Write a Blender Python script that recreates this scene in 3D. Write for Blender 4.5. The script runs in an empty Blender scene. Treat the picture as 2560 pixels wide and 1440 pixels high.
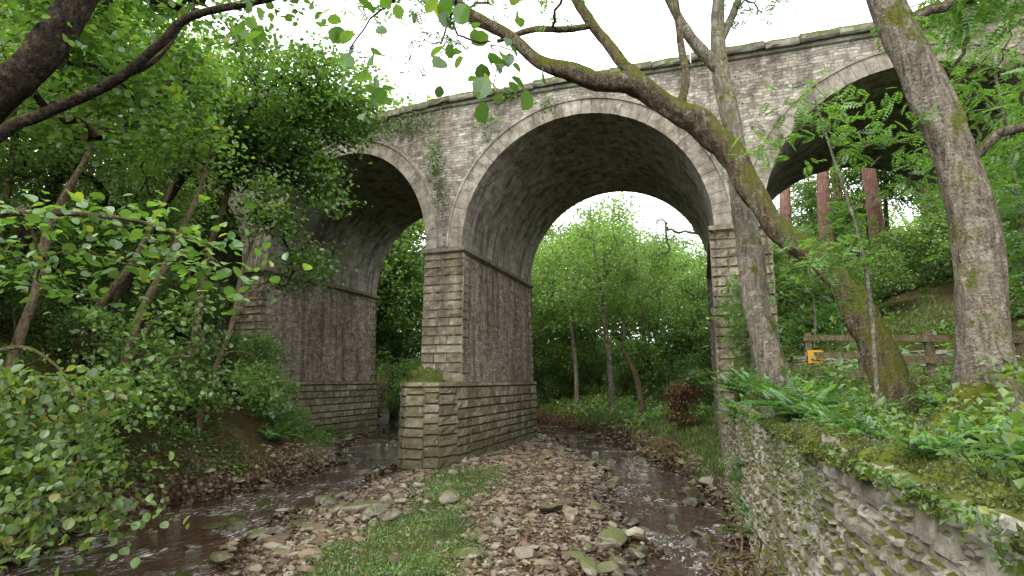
import bpy, math, random, bmesh
import numpy as np
from mathutils import Vector
rng=np.random.default_rng(11); random.seed(5)
scene=bpy.context.scene; coll=scene.collection
R=math.radians
# ---------------------------------------------------------------- helpers
def vn(x,y,seed=0):
    x=np.asarray(x,float);y=np.asarray(y,float)
    xi=np.floor(x);yi=np.floor(y);xf=x-xi;yf=y-yi
    xf=xf*xf*(3-2*xf);yf=yf*yf*(3-2*yf)
    def h(i,j):
        v=np.sin(i*127.1+j*311.7+seed*74.7)*43758.5453
        return v-np.floor(v)
    return (h(xi,yi)*(1-xf)+h(xi+1,yi)*xf)*(1-yf)+(h(xi,yi+1)*(1-xf)+h(xi+1,yi+1)*xf)*yf
def fbm(x,y,seed=0,o=3):
    s=0;a=.5;t=0
    for k in range(o):
        s=s+a*vn(np.asarray(x)*2**k,np.asarray(y)*2**k,seed+k);t+=a;a*=.5
    return s/t
def ss(a,b,x):
    t=np.clip((np.asarray(x,float)-a)/(b-a),0,1);return t*t*(3-2*t)
class Geo:
    def __init__(s): s.V=[];s.F={3:[],4:[]};s.n=0;s.UV=[]
    def add(s,V,F,uv=None):
        V=np.asarray(V,float).reshape(-1,3)
        for f in (F if isinstance(F,list) else [F]):
            f=np.asarray(f,np.int64)
            if f.size: s.F[f.shape[1]].append(f+s.n)
        s.V.append(V); s.UV.append(np.zeros((len(V),2)) if uv is None else np.asarray(uv,float)); s.n+=len(V)
def build(name,geo,mats,parent=None,base=(0,0,0),smooth=False,col=None):
    V=np.concatenate(geo.V)-np.array(base); UV=np.concatenate(geo.UV)
    fs=[];st=[];off=0
    for k in (3,4):
        if geo.F[k]:
            f=np.concatenate(geo.F[k]);fs.append(f.ravel());st.append(off+np.arange(len(f))*k);off+=f.size
    li=np.concatenate(fs).astype(np.int32);st=np.concatenate(st).astype(np.int32)
    me=bpy.data.meshes.new(name)
    me.vertices.add(len(V));me.vertices.foreach_set('co',V.astype(np.float32).ravel())
    me.loops.add(len(li));me.loops.foreach_set('vertex_index',li)
    me.polygons.add(len(st));me.polygons.foreach_set('loop_start',st)
    me.update(calc_edges=True)
    ul=me.uv_layers.new(name='UVMap');ul.data.foreach_set('uv',UV[li].astype(np.float32).ravel())
    if col is not None:
        ca=me.color_attributes.new('Col','FLOAT_COLOR','POINT');ca.data.foreach_set('color',col.astype(np.float32).ravel())
    me.polygons.foreach_set('use_smooth',np.full(len(st),smooth))
    me.materials.append(mats)
    o=bpy.data.objects.new(name,me);coll.objects.link(o)
    if parent: o.parent=parent
    else: o.location=base
    return o
def empty(name,loc,label,cat,group=None):
    o=bpy.data.objects.new(name,None);o.location=loc;coll.objects.link(o);o.empty_display_size=.2
    o['label']=label;o['category']=cat
    if group:o['group']=group
    return o
def tag(o,label,cat,group=None,kind=None):
    if label:o['label']=label
    if cat:o['category']=cat
    if group:o['group']=group
    if kind:o['kind']=kind
    return o
def catmull(P,n):
    P=np.asarray(P,float);Q=np.vstack([2*P[0]-P[1],P,2*P[-1]-P[-2]]);out=[]
    for i in range(1,len(Q)-2):
        for t in np.linspace(0,1,n,endpoint=False):
            a,b,c,d=Q[i-1],Q[i],Q[i+1],Q[i+2]
            out.append(.5*((2*b)+(-a+c)*t+(2*a-5*b+4*c-d)*t*t+(-a+3*b-3*c+d)*t**3))
    out.append(P[-1]);return np.array(out)
def tube(geo,pts,rad,sides=6,rough=0.0,seed=0):
    pts=np.asarray(pts,float);rad=np.asarray(rad,float);n=len(pts)
    if n<2:return
    T=np.gradient(pts,axis=0);T/=np.linalg.norm(T,axis=1)[:,None]+1e-9
    a=np.array([1,0,0.]) if abs(T[0][0])<.8 else np.array([0,1.,0])
    u=np.cross(T[0],a);u/=np.linalg.norm(u);V=[];L=0;UV=[]
    ang=np.linspace(0,2*np.pi,sides,endpoint=False)
    for i in range(n):
        u=u-T[i]*u.dot(T[i]);u/=np.linalg.norm(u)+1e-9;w=np.cross(T[i],u)
        if i:L+=np.linalg.norm(pts[i]-pts[i-1])
        rr=rad[i]*np.ones(sides)
        if rough:
            rr=rr*(1+rough*(fbm(np.cos(ang)*1.5+5,np.sin(ang)*1.5+L*1.6+seed*9,seed)-.5)*2.4+rough*.5*(vn(np.cos(ang)*5+9,np.sin(ang)*5+L*5,seed+5)-.5))
        V.append(pts[i]+np.outer(np.cos(ang)*rr,u)+np.outer(np.sin(ang)*rr,w));UV.append(np.stack([ang/6.28,np.full(sides,L)],1))
    V=np.concatenate(V);i=np.arange(n-1)[:,None]*sides;j=np.arange(sides)[None];k=(j+1)%sides
    F=np.stack([i+j,i+k,i+sides+k,i+sides+j],-1).reshape(-1,4)
    geo.add(V,F,np.concatenate(UV))
T_S=(np.array([[0,0,0],[-.36,.5,.13],[0,1,-.08],[.36,.5,.13]]),np.array([[0,3,2],[0,2,1]]))
T_B=(np.array([[0,0,0],[-.3,.2,.08],[-.43,.52,.1],[-.27,.84,.03],[0,1,-.1],[.27,.84,.03],[.43,.52,.1],[.3,.2,.08],[0,.35,0],[0,.7,-.02]]),
     [np.array([[0,8,1],[0,7,8],[3,9,4],[4,9,5]]),np.array([[1,8,9,2],[8,7,6,9]]),np.array([[2,9,3],[9,6,5]])])
T_N=(np.array([[-.02,0,0],[.02,0,0],[0,1,0],[-.25,.05,.1],[-.22,0,.1],[-.5,.8,.2],[.25,.05,-.1],[.22,0,-.1],[.5,.8,.15]]),np.array([[0,1,2],[3,4,5],[6,7,8]]))
T_G=(np.array([[-.05,0,0],[.05,0,0],[0,1,.25]]),np.array([[0,1,2]]))
def compound(n=6,droop=.15,w=.3,taper=.3):
    V=[];F=[];b=0
    for i in range(n):
        y=.15+.8*i/(n-1);s=(.34*(1-taper*abs(i/(n-1)-.4)*2)) if taper<.9 else .34*(1-.92*i/(n-1))*(.55+.45*min(1,i*3/(n-1)+.4))
        for sg in (-1,1):
            z=-droop*y*y
            P=np.array([[0,y,z],[sg*s*.5,y+.02+w*.25*s*1.2,z+.02],[sg*s,y+.10*s*2,z-.05],[sg*s*.5,y-w*.25*s*1.2+.01,z+.02]])
            V.append(P);F.append(np.array([[0,1,2],[0,2,3]])+b);b+=4
    V.append(np.array([[0,.9,-droop],[-.07,1,-droop],[0,1.15,-droop*1.2],[.07,1,-droop]]));F.append(np.array([[0,3,2],[0,2,1]])+b);b+=4
    V.append(np.array([[-.008,0,0],[.008,0,0],[0,1,-droop]]));F.append(np.array([[0,1,2]])+b)
    return np.concatenate(V),np.concatenate(F)
T_C=compound(6,.2,.9,.3)
T_Fern=compound(16,.45,.42,.95)
def scatter(geo,C,size,temp,pitch=-.25,pj=.45,tilt=.45,yaw=None,rot=rng):
    C=np.asarray(C,float);N=len(C)
    if N==0:return
    size=np.broadcast_to(size,(N,))
    th=rot.uniform(0,2*np.pi,N) if yaw is None else yaw
    de=rot.normal(pitch,pj,N)
    d=np.stack([np.cos(th)*np.cos(de),np.sin(th)*np.cos(de),np.sin(de)],1)
    up=np.stack([rot.normal(0,tilt,N),rot.normal(0,tilt,N),np.ones(N)],1)
    s=np.cross(d,up);s/=np.linalg.norm(s,axis=1)[:,None]+1e-9;nn=np.cross(s,d)
    TV,TF=temp;m=len(TV)
    V=C[:,None]+size[:,None,None]*(TV[None,:,0:1]*s[:,None]+TV[None,:,1:2]*d[:,None]+TV[None,:,2:3]*nn[:,None])
    off=(np.arange(N)*m)[:,None,None]
    geo.add(V.reshape(-1,3),[ (f[None]+off).reshape(-1,f.shape[1]) for f in (TF if isinstance(TF,list) else [TF])])
# ---------------------------------------------------------------- materials
def newmat(name):
    m=bpy.data.materials.new(name);m.use_nodes=True;nt=m.node_tree;nt.nodes.clear();return m,nt
def nd(nt,t,ins=None,**p):
    n=nt.nodes.new(t)
    for k,v in p.items():setattr(n,k,v)
    for k,v in (ins or {}).items():
        if isinstance(v,bpy.types.NodeSocket):nt.links.new(v,n.inputs[k])
        else:
            if isinstance(v,tuple) and len(v)==3 and n.inputs[k].type=='RGBA':v=v+(1,)
            n.inputs[k].default_value=v
    return n
def ramp(nt,fac,stops,interp='LINEAR'):
    r=nt.nodes.new('ShaderNodeValToRGB');r.color_ramp.interpolation=interp
    e=r.color_ramp.elements
    while len(e)<len(stops):e.new(.5)
    for i,(p,c) in enumerate(stops):
        e[i].position=p;e[i].color=(c if isinstance(c,tuple) else (c,c,c))+(1,)
    nt.links.new(fac,r.inputs[0]);return r.outputs[0]
def mix(nt,f,a,b,mode='MIX'):
    n=nt.nodes.new('ShaderNodeMix');n.data_type='RGBA';n.blend_type=mode
    for s,v in ((n.inputs[0],f),(n.inputs[6],a),(n.inputs[7],b)):
        if isinstance(v,bpy.types.NodeSocket):nt.links.new(v,s)
        else:s.default_value=v if not isinstance(v,tuple) else v+(1,)
    return n.outputs[2]
def math_(nt,op,a,b=0.0,c=None,clamp=False):
    n=nt.nodes.new('ShaderNodeMath');n.operation=op;n.use_clamp=clamp
    for i,v in enumerate((a,b) if c is None else (a,b,c)):
        if isinstance(v,bpy.types.NodeSocket):nt.links.new(v,n.inputs[i])
        else:n.inputs[i].default_value=v
    return n.outputs[0]
def noise(nt,vec,scale,detail=3,rough=.55,dist=0):
    return nd(nt,'ShaderNodeTexNoise',{'Vector':vec,'Scale':scale,'Detail':detail,'Roughness':rough,'Distortion':dist}).outputs[0]
def mapped(nt,vec,sc):
    return nd(nt,'ShaderNodeMapping',{'Vector':vec,'Scale':sc}).outputs[0]
def out(nt,sh):nd(nt,'ShaderNodeOutputMaterial',{'Surface':sh})
def leafmat(name,dark,mid,light,yel=(.16,.17,.03),tr=.4,cl=.5,rough=.4,ysh=.93):
    m,nt=newmat(name);g=nd(nt,'ShaderNodeNewGeometry');tc=nd(nt,'ShaderNodeTexCoord').outputs['Object']
    c=ramp(nt,g.outputs['Random Per Island'],[(0,dark),(.45,mid),(.8,light),(ysh,light),(1,yel)])
    n=noise(nt,tc,cl,1)
    c=mix(nt,1.0,c,ramp(nt,n,[(.3,.6),(.7,1.5)]),'MULTIPLY')
    p=nd(nt,'ShaderNodeBsdfDiffuse',{'Color':c})
    gl=nd(nt,'ShaderNodeBsdfGlossy',{'Color':(.9,.95,1.),'Roughness':rough})
    t=nd(nt,'ShaderNodeBsdfTranslucent',{'Color':mix(nt,1.0,c,(1.7,1.9,.7),'MULTIPLY')})
    a=nd(nt,'ShaderNodeMixShader',{0:tr,1:p.outputs[0],2:t.outputs[0]}).outputs[0]
    out(nt,nd(nt,'ShaderNodeMixShader',{0:.045,1:a,2:gl.outputs[0]}).outputs[0]);return m
def barkmat(name,a,b,moss=0.0,mc=(.065,.072,.018),lich=.3,sc=1.0):
    m,nt=newmat(name);tc=nd(nt,'ShaderNodeTexCoord').outputs['Object'];g=nd(nt,'ShaderNodeNewGeometry')
    st=mapped(nt,tc,(16*sc,16*sc,3.5*sc));n1=noise(nt,st,1,5,.7,.6);n2=noise(nt,tc,2.3,4,.7)
    c=ramp(nt,n1,[(.35,a),(.5,tuple((x+y)/2 for x,y in zip(a,b))),(.65,b)])
    c=mix(nt,1.,c,ramp(nt,n2,[(.3,.65),(.7,1.25)]),'MULTIPLY')
    c=mix(nt,math_(nt,'MULTIPLY',ramp(nt,noise(nt,tc,7,4,.75),[(.54,0.),(.6,1.)]),lich),c,(.36,.37,.31))
    if moss>0:
        z=nd(nt,'ShaderNodeSeparateXYZ',{0:g.outputs['Normal']}).outputs[2]
        f=math_(nt,'ADD',math_(nt,'MULTIPLY',z,.5),math_(nt,'MULTIPLY',n2,1.5))
        f=ramp(nt,f,[(1.0-.45*moss,0.),(1.3-.45*moss,1.)])
        c=mix(nt,f,c,mix(nt,noise(nt,tc,25,3,.7),mc,tuple(2.0*x for x in mc)))
    bp=nd(nt,'ShaderNodeBump',{'Height':math_(nt,'ADD',n1,math_(nt,'MULTIPLY',noise(nt,tc,30,3),.5)),'Strength':1.,'Distance':.1})
    out(nt,nd(nt,'ShaderNodeBsdfDiffuse',{'Color':c,'Normal':bp.outputs[0]}).outputs[0]);return m
def stonemat(name,cols,brick=None,stain=.5,lich=.5,moss=.4,lowgreen=0.,bump=.03,dist=.02,mort_=.5,var=1.,spec=False,streak=0.,patch=0.):
    cols=[(r*.985,g_*1.03,b_*.98) for r,g_,b_ in cols]
    m,nt=newmat(name);g=nd(nt,'ShaderNodeNewGeometry');pos=g.outputs['Position'];z=nd(nt,'ShaderNodeSeparateXYZ',{0:g.outputs['Normal']}).outputs[2]
    n1=noise(nt,pos,3.5,4,.65);n2=noise(nt,pos,.45,2);n3=noise(nt,pos,22,3,.7)
    h=None
    if brick:
        uv=nd(nt,'ShaderNodeUVMap').outputs[0]
        dn=nd(nt,'ShaderNodeTexNoise',{'Vector':uv,'Scale':2.6,'Detail':3}).outputs[1]
        v=nd(nt,'ShaderNodeVectorMath',{0:uv,1:nd(nt,'ShaderNodeVectorMath',{0:dn,'Scale':dist*4},operation='SCALE').outputs[0]},operation='ADD').outputs[0]
        b=nd(nt,'ShaderNodeTexBrick',{'Vector':v,'Color1':(0.,0.,0.),'Color2':(1.,1.,1.),'Mortar':(.5,.5,.5),'Scale':1.,'Mortar Size':brick[2],'Mortar Smooth':.6,'Bias':0.,'Brick Width':brick[0],'Row Height':brick[1]},offset=.43,squash=.6,squash_frequency=3)
        rnd=nd(nt,'ShaderNodeSeparateColor',{0:b.outputs[0]}).outputs[0];mort=b.outputs[1]
        c=ramp(nt,rnd,[(0,cols[0]),(.4,cols[1]),(.75,cols[2]),(1,cols[3])])
        c=mix(nt,math_(nt,'MULTIPLY',mort,mort_),c,tuple(x*.4 for x in cols[1]))
        h=math_(nt,'SUBTRACT',math_(nt,'MULTIPLY',rnd,.4),mort)
    else:
        c=ramp(nt,g.outputs['Random Per Island'],[(0,cols[0]),(.4,cols[1]),(.75,cols[2]),(1,cols[3])])
    c=mix(nt,1.,c,ramp(nt,n1,[(.25,1-.4*var),(.75,1+.4*var)]),'MULTIPLY')
    c=mix(nt,1.,c,ramp(nt,n2,[(.3,(.76,.70,.67)),(.7,(1.16,1.16,1.16))]),'MULTIPLY')
    if stain>0:
        sv=mapped(nt,pos,(2.2,2.2,.16));s=ramp(nt,noise(nt,sv,1,4,.6),[(.46,0.),(.64,1.)])
        c=mix(nt,math_(nt,'MULTIPLY',s,stain),c,(.06,.054,.045))
    if streak:
        s2=ramp(nt,noise(nt,mapped(nt,pos,(3.5,3.5,.3)),1.3,4,.7),[(.55,0.),(.7,1.)]);c=mix(nt,math_(nt,'MULTIPLY',s2,streak),c,(.44,.42,.38))
    l=ramp(nt,noise(nt,pos,5.5,3,.75,.6),[(.58,0.),(.66,1.)])
    c=mix(nt,math_(nt,'MULTIPLY',l,lich),c,(.50,.49,.44))
    if patch:
        pn=ramp(nt,noise(nt,pos,1.7,4,.75,.4),[(.52,0.),(.60,1.)]);c=mix(nt,math_(nt,'MULTIPLY',pn,patch),c,mix(nt,n3,(.05,.055,.015),(.11,.12,.03)))
    if moss>-1:
        f=math_(nt,'ADD',math_(nt,'MULTIPLY',z,.6),n1)
        c=mix(nt,ramp(nt,f,[(.98-.3*moss,0.),(1.1-.3*moss,1.)]),c,(.075,.085,.02))
    if lowgreen:
        pz=nd(nt,'ShaderNodeSeparateXYZ',{0:pos}).outputs[2]
        lf=math_(nt,'MULTIPLY',ramp(nt,math_(nt,'ADD',math_(nt,'MULTIPLY',pz,-.33),math_(nt,'MULTIPLY',n1,1.2)),[(.1,0.),(.6,1.)]),lowgreen)
        c=mix(nt,lf,c,(.08,.075,.035))
    hh=math_(nt,'ADD',math_(nt,'MULTIPLY',n1,.6),math_(nt,'MULTIPLY',n3,.35))
    if h:hh=math_(nt,'ADD',hh,h)
    bp=nd(nt,'ShaderNodeBump',{'Height':hh,'Strength':.9,'Distance':bump})
    if spec:
        pz=nd(nt,'ShaderNodeSeparateXYZ',{0:pos}).outputs[2];wet=ramp(nt,pz,[(.10,1.),(.26,0.)])
        c=mix(nt,wet,c,mix(nt,1.,c,(.38,.36,.33),'MULTIPLY'))
        out(nt,nd(nt,'ShaderNodeBsdfPrincipled',{'Base Color':c,'Roughness':math_(nt,'SUBTRACT',.62,math_(nt,'MULTIPLY',wet,.42)),'Normal':bp.outputs[0]}).outputs[0])
    else:out(nt,nd(nt,'ShaderNodeBsdfDiffuse',{'Color':c,'Normal':bp.outputs[0]}).outputs[0])
    return m
M_sp=stonemat('rubble_stone',[(.18,.15,.132),(.25,.22,.193),(.30,.272,.238),(.37,.342,.305)],(.31,.115,.009),.55,.4,.3,0,.03,.05,.45,1.4)
M_sd=stonemat('pier_rubble_stone',[(.18,.137,.112),(.25,.202,.165),(.30,.252,.21),(.36,.315,.27)],(.30,.115,.010),.65,.35,.2,0,.04,.05,.45,1.3,streak=.35)
M_vt=stonemat('vault_stone',[(.24,.22,.195),(.28,.26,.23),(.31,.29,.26),(.35,.325,.295)],(.8,.32,.012),.75,.15,-.5,0,.02,.008,.5,.9,streak=.75)
M_bk=stonemat('rock_faced_stone',[(.18,.142,.106),(.23,.187,.144),(.27,.23,.183),(.33,.292,.24)],None,.5,.35,.35,0.,patch=.18,var=1.2)
M_pl=stonemat('plinth_stone',[(.17,.14,.102),(.21,.175,.13),(.25,.213,.16),(.30,.262,.21)],None,.45,.35,.5,.6,patch=.4,var=1.2)
M_rg=stonemat('voussoir_stone',[(.21,.182,.157),(.235,.205,.178),(.25,.22,.19),(.29,.257,.225)],None,.6,.35,.2,0.,.012,var=1.3)
M_cp=stonemat('coping_stone',[(.13,.125,.10),(.175,.168,.14),(.21,.20,.17),(.25,.24,.20)],None,.5,.4,1.3,patch=.5)
M_im=stonemat('impost_stone',[(.16,.13,.10),(.20,.165,.135),(.235,.198,.165),(.26,.225,.19)],None,.45,.3,1.0,patch=.3)
M_rw=stonemat('dry_wall_stone',[(.18,.158,.133),(.26,.232,.20),(.33,.30,.265),(.42,.39,.35)],None,.2,.4,.2,.1,.04,patch=.45)
M_mo=stonemat('dark_mortar',[(.10,.085,.07)]*4,None,.2,.0,.3)  # mortar's own dark colour, used for the core behind the plinth blocks
M_pb=stonemat('river_stone',[(.05,.031,.018),(.11,.071,.040),(.165,.12,.077),(.25,.218,.175)],None,0.,.06,-2,spec=True,var=.8)
M_rk=stonemat('boulder_stone',[(.08,.06,.042),(.13,.10,.072),(.17,.14,.105),(.24,.21,.17)],None,.05,.2,.3,spec=True)
M_ms=stonemat('moss_cushion',[(.07,.085,.015),(.085,.10,.018),(.10,.115,.02),(.11,.13,.025)],None,0.,0.,-2,0,.05,var=1.4)
L_fg=leafmat('leaf_fresh',(.04,.085,.015),(.075,.145,.028),(.12,.205,.045))
L_dk=leafmat('leaf_dark',(.035,.07,.015),(.06,.12,.027),(.10,.17,.042),(.12,.16,.04),.4)
L_bg=leafmat('leaf_lime',(.07,.13,.035),(.12,.195,.055),(.17,.25,.08),(.2,.26,.09),.45,.35)
L_hz=leafmat('leaf_hazel',(.05,.10,.022),(.075,.145,.035),(.11,.185,.05),(.22,.22,.04),.4,1.2,.35,.92)
L_yl=leafmat('leaf_yellowing',(.06,.10,.02),(.09,.15,.03),(.13,.19,.045),(.25,.21,.05),.4,1.5,.45,.94)
L_rw=leafmat('leaf_rowan',(.06,.13,.03),(.095,.185,.05),(.14,.23,.07),(.18,.2,.06),.45,1.)
L_fn=leafmat('leaf_fern',(.06,.14,.03),(.09,.20,.05),(.13,.25,.075),(.16,.2,.06),.4,1.)
L_pn=leafmat('needle_dark',(.03,.055,.025),(.045,.08,.035),(.07,.11,.045),(.08,.1,.03),.2,.6)
L_br=leafmat('leaf_dead_brown',(.05,.018,.01),(.09,.035,.018),(.13,.05,.02),(.16,.08,.03),.2,1.)
L_gr=leafmat('grass_blade',(.05,.085,.018),(.08,.13,.03),(.12,.175,.045),(.22,.20,.09),.3,1.)
L_ms=leafmat('moss_tuft',(.055,.065,.01),(.09,.105,.014),(.13,.15,.022),(.17,.165,.03),.25,1.5,.8)
B_ash=barkmat('bark_mossy',(.06,.043,.028),(.21,.165,.115),.72,(.07,.074,.018),lich=.4)
B_big=barkmat('bark_ash',(.11,.087,.064),(.32,.275,.22),.35,(.075,.082,.02),lich=.4,sc=1.2)
B_sc=barkmat('bark_lichen',(.12,.10,.072),(.30,.265,.21),.35,lich=.55)
B_dk=barkmat('bark_dark',(.02,.015,.012),(.07,.055,.042),.15,lich=.1)
B_br=barkmat('bark_brown',(.06,.042,.028),(.17,.13,.085),.35,lich=.3)
B_tn=barkmat('bark_tan',(.10,.07,.045),(.27,.20,.135),.25,lich=.25)
B_pn=barkmat('bark_pine',(.17,.09,.07),(.36,.21,.17),.0,lich=.2)
B_rt=barkmat('root_wood',(.13,.095,.05),(.28,.21,.11),.0,lich=.1)
B_fc=barkmat('fence_wood',(.17,.135,.08),(.30,.25,.15),.3,lich=.2)
# ---------------------------------------------------------------- terrain
YS=[-40,-10,4,6.6,8.5,11,14,17,19,22.8,30,36,45,60,90,400]
LL=[-12,-11,-11,-11.2,-12.0,-12.6,-12.2,-12.6,-13.6,-16,-19,-22.5,-28,-36,-50,-180]
LR=[-4.4,-4.4,-5.1,-6.2,-8.0,-9.0,-9.3,-10.0,-10.35,-10.6,-14.5,-18,-24,-32,-45,-175]
RL=[-1.6,-1.5,-1.3,-1.25,-1.2,-1.45,-2.1,-2.8,-3.3,-4.7,-8,-11.5,-19,-31,-44,-174]
RR=[1.8,1.6,1.2,1.05,.95,.85,.65,.2,-.3,-1.5,-4.3,-7.5,-14,-26,-40,-170]
def wallx(Y):return np.interp(Y,[-12,0,3,10,17,19.5],[1.6,1.25,1.0,.72,.5,.45])
def H(X,Y):
    X=np.asarray(X,float);Y=np.asarray(Y,float)
    ll,lr,rl,rr=[np.interp(Y,YS,a)+.4*(fbm(Y*.9,Y*0+k*7,k)-.5) for k,a in enumerate((LL,LR,RL,RR))]
    nz=fbm(X*.9,Y*.9,3)-.5;nz2=fbm(X*.25,Y*.25,9)-.5;nf=fbm(X*4,Y*4,5,2)-.5
    dl=ll-X;dr=X-rr;m=np.minimum(X-lr,rl-X)
    inn=np.maximum(np.minimum(X-ll,lr-X),np.minimum(X-rl,rr-X))
    zin=.03-.30*ss(0,.7,inn)+.22*ss(.50,.72,fbm(X*.8,Y*.8,71))
    zm=.04+.26*(1-np.exp(-np.maximum(m,0)/1.1))+.1*nz*ss(0,1,m)+.04*np.maximum(Y-34,0)*ss(0,3,m)
    k=ss(22,12,Y)
    dlp=np.maximum(dl,0)
    zl=.04+(.3+.7*k)*(1-np.exp(-dlp/.5))+(.36+.25*k)*np.clip(dlp-.8,0,3)+.62*np.clip(dlp-3.8,0,13)+.25*np.clip(dlp-16.8,0,60)+.5*nz*ss(0,2,dl)+1.2*nz2*ss(2,8,dl)
    drp=np.maximum(dr,0)
    zr=.04+(.25+.85*ss(18,23,Y))*(1-np.exp(-drp/.45))+.10*np.clip(drp-1,0,20)+.3*nz*ss(0,2,dr)
    d=(X-2.9)*.735+(Y-16)*.677
    zh=2.45+.05*np.maximum(Y-8,0)*ss(30,12,Y)+.12*np.clip(X-1.4,0,4)+.9*ss(.25,.55,d)+.36*np.clip(d-.5,0,26)+.2*nz+.9*nz2*ss(2,6,d)
    zh=np.where(Y>28,np.minimum(zh,11+nz2*2),zh)
    xs=np.where(Y<19.2,wallx(Y)+.4,1.4);wd=np.where(Y<28.5,.12,.12+(Y-28.5)*.9)
    wgt=ss(0,1,(X-xs)/wd)
    zr2=zr*(1-wgt)+np.maximum(zh,zr)*wgt
    z=np.where(dl>0,zl,np.where(m>0,zm,np.where(inn>0,zin,zr2)))
    z=np.where((X>xs)&(Y<28.5),zr2,z)
    z=z+.05*nf+np.clip(Y-55,0,60)*.10
    return z
def edges(X,Y):
    ll,lr,rl,rr=[np.interp(Y,YS,a) for a in (LL,LR,RL,RR)]
    return ll-X,np.minimum(X-lr,rl-X),X-rr,np.maximum(np.minimum(X-ll,lr-X),np.minimum(X-rl,rr-X))
gx=np.unique(np.round(np.concatenate([np.linspace(-220,-40,24),np.linspace(-40,-16,70),np.arange(-16,-1,.16),np.arange(-1,3.2,.09),np.linspace(3.2,20,80),np.linspace(20,200,30)]),3))
gy=np.unique(np.round(np.concatenate([np.linspace(-60,0,20),np.arange(0,32,.17),np.linspace(32,60,70),np.linspace(60,320,30)]),3))
GX,GY=np.meshgrid(gx,gy);GZ=H(GX,GY);nx,ny=len(gx),len(gy)
geo=Geo();I=(np.arange(ny-1)[:,None]*nx+np.arange(nx-1)[None]).ravel()
geo.add(np.stack([GX.ravel(),GY.ravel(),GZ.ravel()],1),np.stack([I,I+1,I+nx+1,I+nx],1),np.stack([GX.ravel(),GY.ravel()],1))
def gpatch(X,Y):
    t=np.clip((Y-7.0)/(17.5-7.0),0,1);cx=-4.5+(-7.1+4.5)*t;w=1.05+.3*np.sin(Y*.9)+1.1*(fbm(X*1.3,Y*1.3,4)-.5)
    return ss(1.3,.5,np.abs(X-cx)/w)*ss(6,7.5,Y)*ss(18.2,17,Y)
def veg(X,Y):
    dl,m,dr,inn=edges(X,Y);n=fbm(X*.8,Y*.8,21)
    a=np.maximum(ss(.9,1.8,dl+n*1.5-.5),ss(.2,.7,dr+.6*n-.3)*ss(17,18.5,Y))
    a=np.maximum(a,(X>wallx(Y)+.4)*1.0)
    a=np.maximum(a,gpatch(X,Y)*.9);a=np.maximum(a,ss(31,35,Y)*ss(.3,1.2,m))
    return a*(inn<0.0)
vg=veg(GX,GY).ravel();dlg,_,drg,_=[a.ravel() for a in edges(GX,GY)]
wet=np.clip(1-GZ.ravel()/.16,0,1)
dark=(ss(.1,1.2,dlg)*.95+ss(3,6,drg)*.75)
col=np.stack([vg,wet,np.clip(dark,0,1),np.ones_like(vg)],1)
mg,nt=newmat('ground_soil')
ca=nd(nt,'ShaderNodeVertexColor',layer_name='Col').outputs[0];sp=nd(nt,'ShaderNodeSeparateColor',{0:ca})
pos=nd(nt,'ShaderNodeNewGeometry').outputs['Position']
vor=nd(nt,'ShaderNodeTexVoronoi',{'Vector':pos,'Scale':9.,'Randomness':1.});vr=nd(nt,'ShaderNodeSeparateColor',{0:vor.outputs[1]}).outputs[0]
gc=ramp(nt,vr,[(0,(.04,.027,.016)),(.4,(.09,.06,.036)),(.8,(.15,.105,.068)),(1,(.22,.175,.125))])
gc=mix(nt,1.,gc,ramp(nt,vor.outputs[0],[(.2,1.),(.7,.3)]),'MULTIPLY')
n=noise(nt,pos,2.5,4,.7);nb=noise(nt,pos,14,3,.7)
vc=ramp(nt,n,[(.3,(.045,.036,.02)),(.5,(.055,.065,.02)),(.7,(.08,.10,.028))])
c=mix(nt,ramp(nt,math_(nt,'ADD',sp.outputs[0],math_(nt,'MULTIPLY',math_(nt,'SUBTRACT',n,.5),.8)),[(.35,0.),(.6,1.)]),gc,vc)
dc=ramp(nt,nb,[(.3,(.03,.019,.012)),(.6,(.085,.055,.033)),(.75,(.13,.09,.055))])
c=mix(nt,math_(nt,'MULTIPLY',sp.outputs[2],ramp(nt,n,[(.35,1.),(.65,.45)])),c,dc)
c=mix(nt,sp.outputs[1],c,mix(nt,1.,c,(.4,.36,.3),'MULTIPLY'))
bp=nd(nt,'ShaderNodeBump',{'Height':math_(nt,'ADD',math_(nt,'SUBTRACT',nb,vor.outputs[0]),n),'Strength':.8,'Distance':.07})
out(nt,nd(nt,'ShaderNodeBsdfDiffuse',{'Color':c,'Normal':bp.outputs[0]}).outputs[0])
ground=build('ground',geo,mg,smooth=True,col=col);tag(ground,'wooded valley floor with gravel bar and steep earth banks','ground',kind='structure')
mw,nt=newmat('peaty_water');pos=nd(nt,'ShaderNodeNewGeometry').outputs['Position']
n1=noise(nt,mapped(nt,pos,(1.4,.6,1)),4.6,4,.6,1.2);n2=noise(nt,pos,18,2,.6)
nf=noise(nt,mapped(nt,pos,(1.2,.45,1)),5.5,5,.78,1.8);nl=noise(nt,pos,.6,2)
fo=math_(nt,'MULTIPLY',ramp(nt,nf,[(.52,0.),(.66,1.)]),ramp(nt,nl,[(.47,0.),(.57,1.)]))
bc=mix(nt,noise(nt,pos,2.2,4),(.010,.0045,.002),(.05,.023,.009));bc=mix(nt,math_(nt,'MULTIPLY',fo,.85),bc,(.65,.65,.63))
bp=nd(nt,'ShaderNodeBump',{'Height':math_(nt,'ADD',n1,math_(nt,'MULTIPLY',n2,.2)),'Strength':.8,'Distance':.12})
out(nt,nd(nt,'ShaderNodeBsdfPrincipled',{'Base Color':bc,'Roughness':math_(nt,'ADD',.01,math_(nt,'MULTIPLY',fo,.5)),'IOR':1.36,'Specular IOR Level':.6,'Normal':bp.outputs[0]}).outputs[0])
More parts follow.
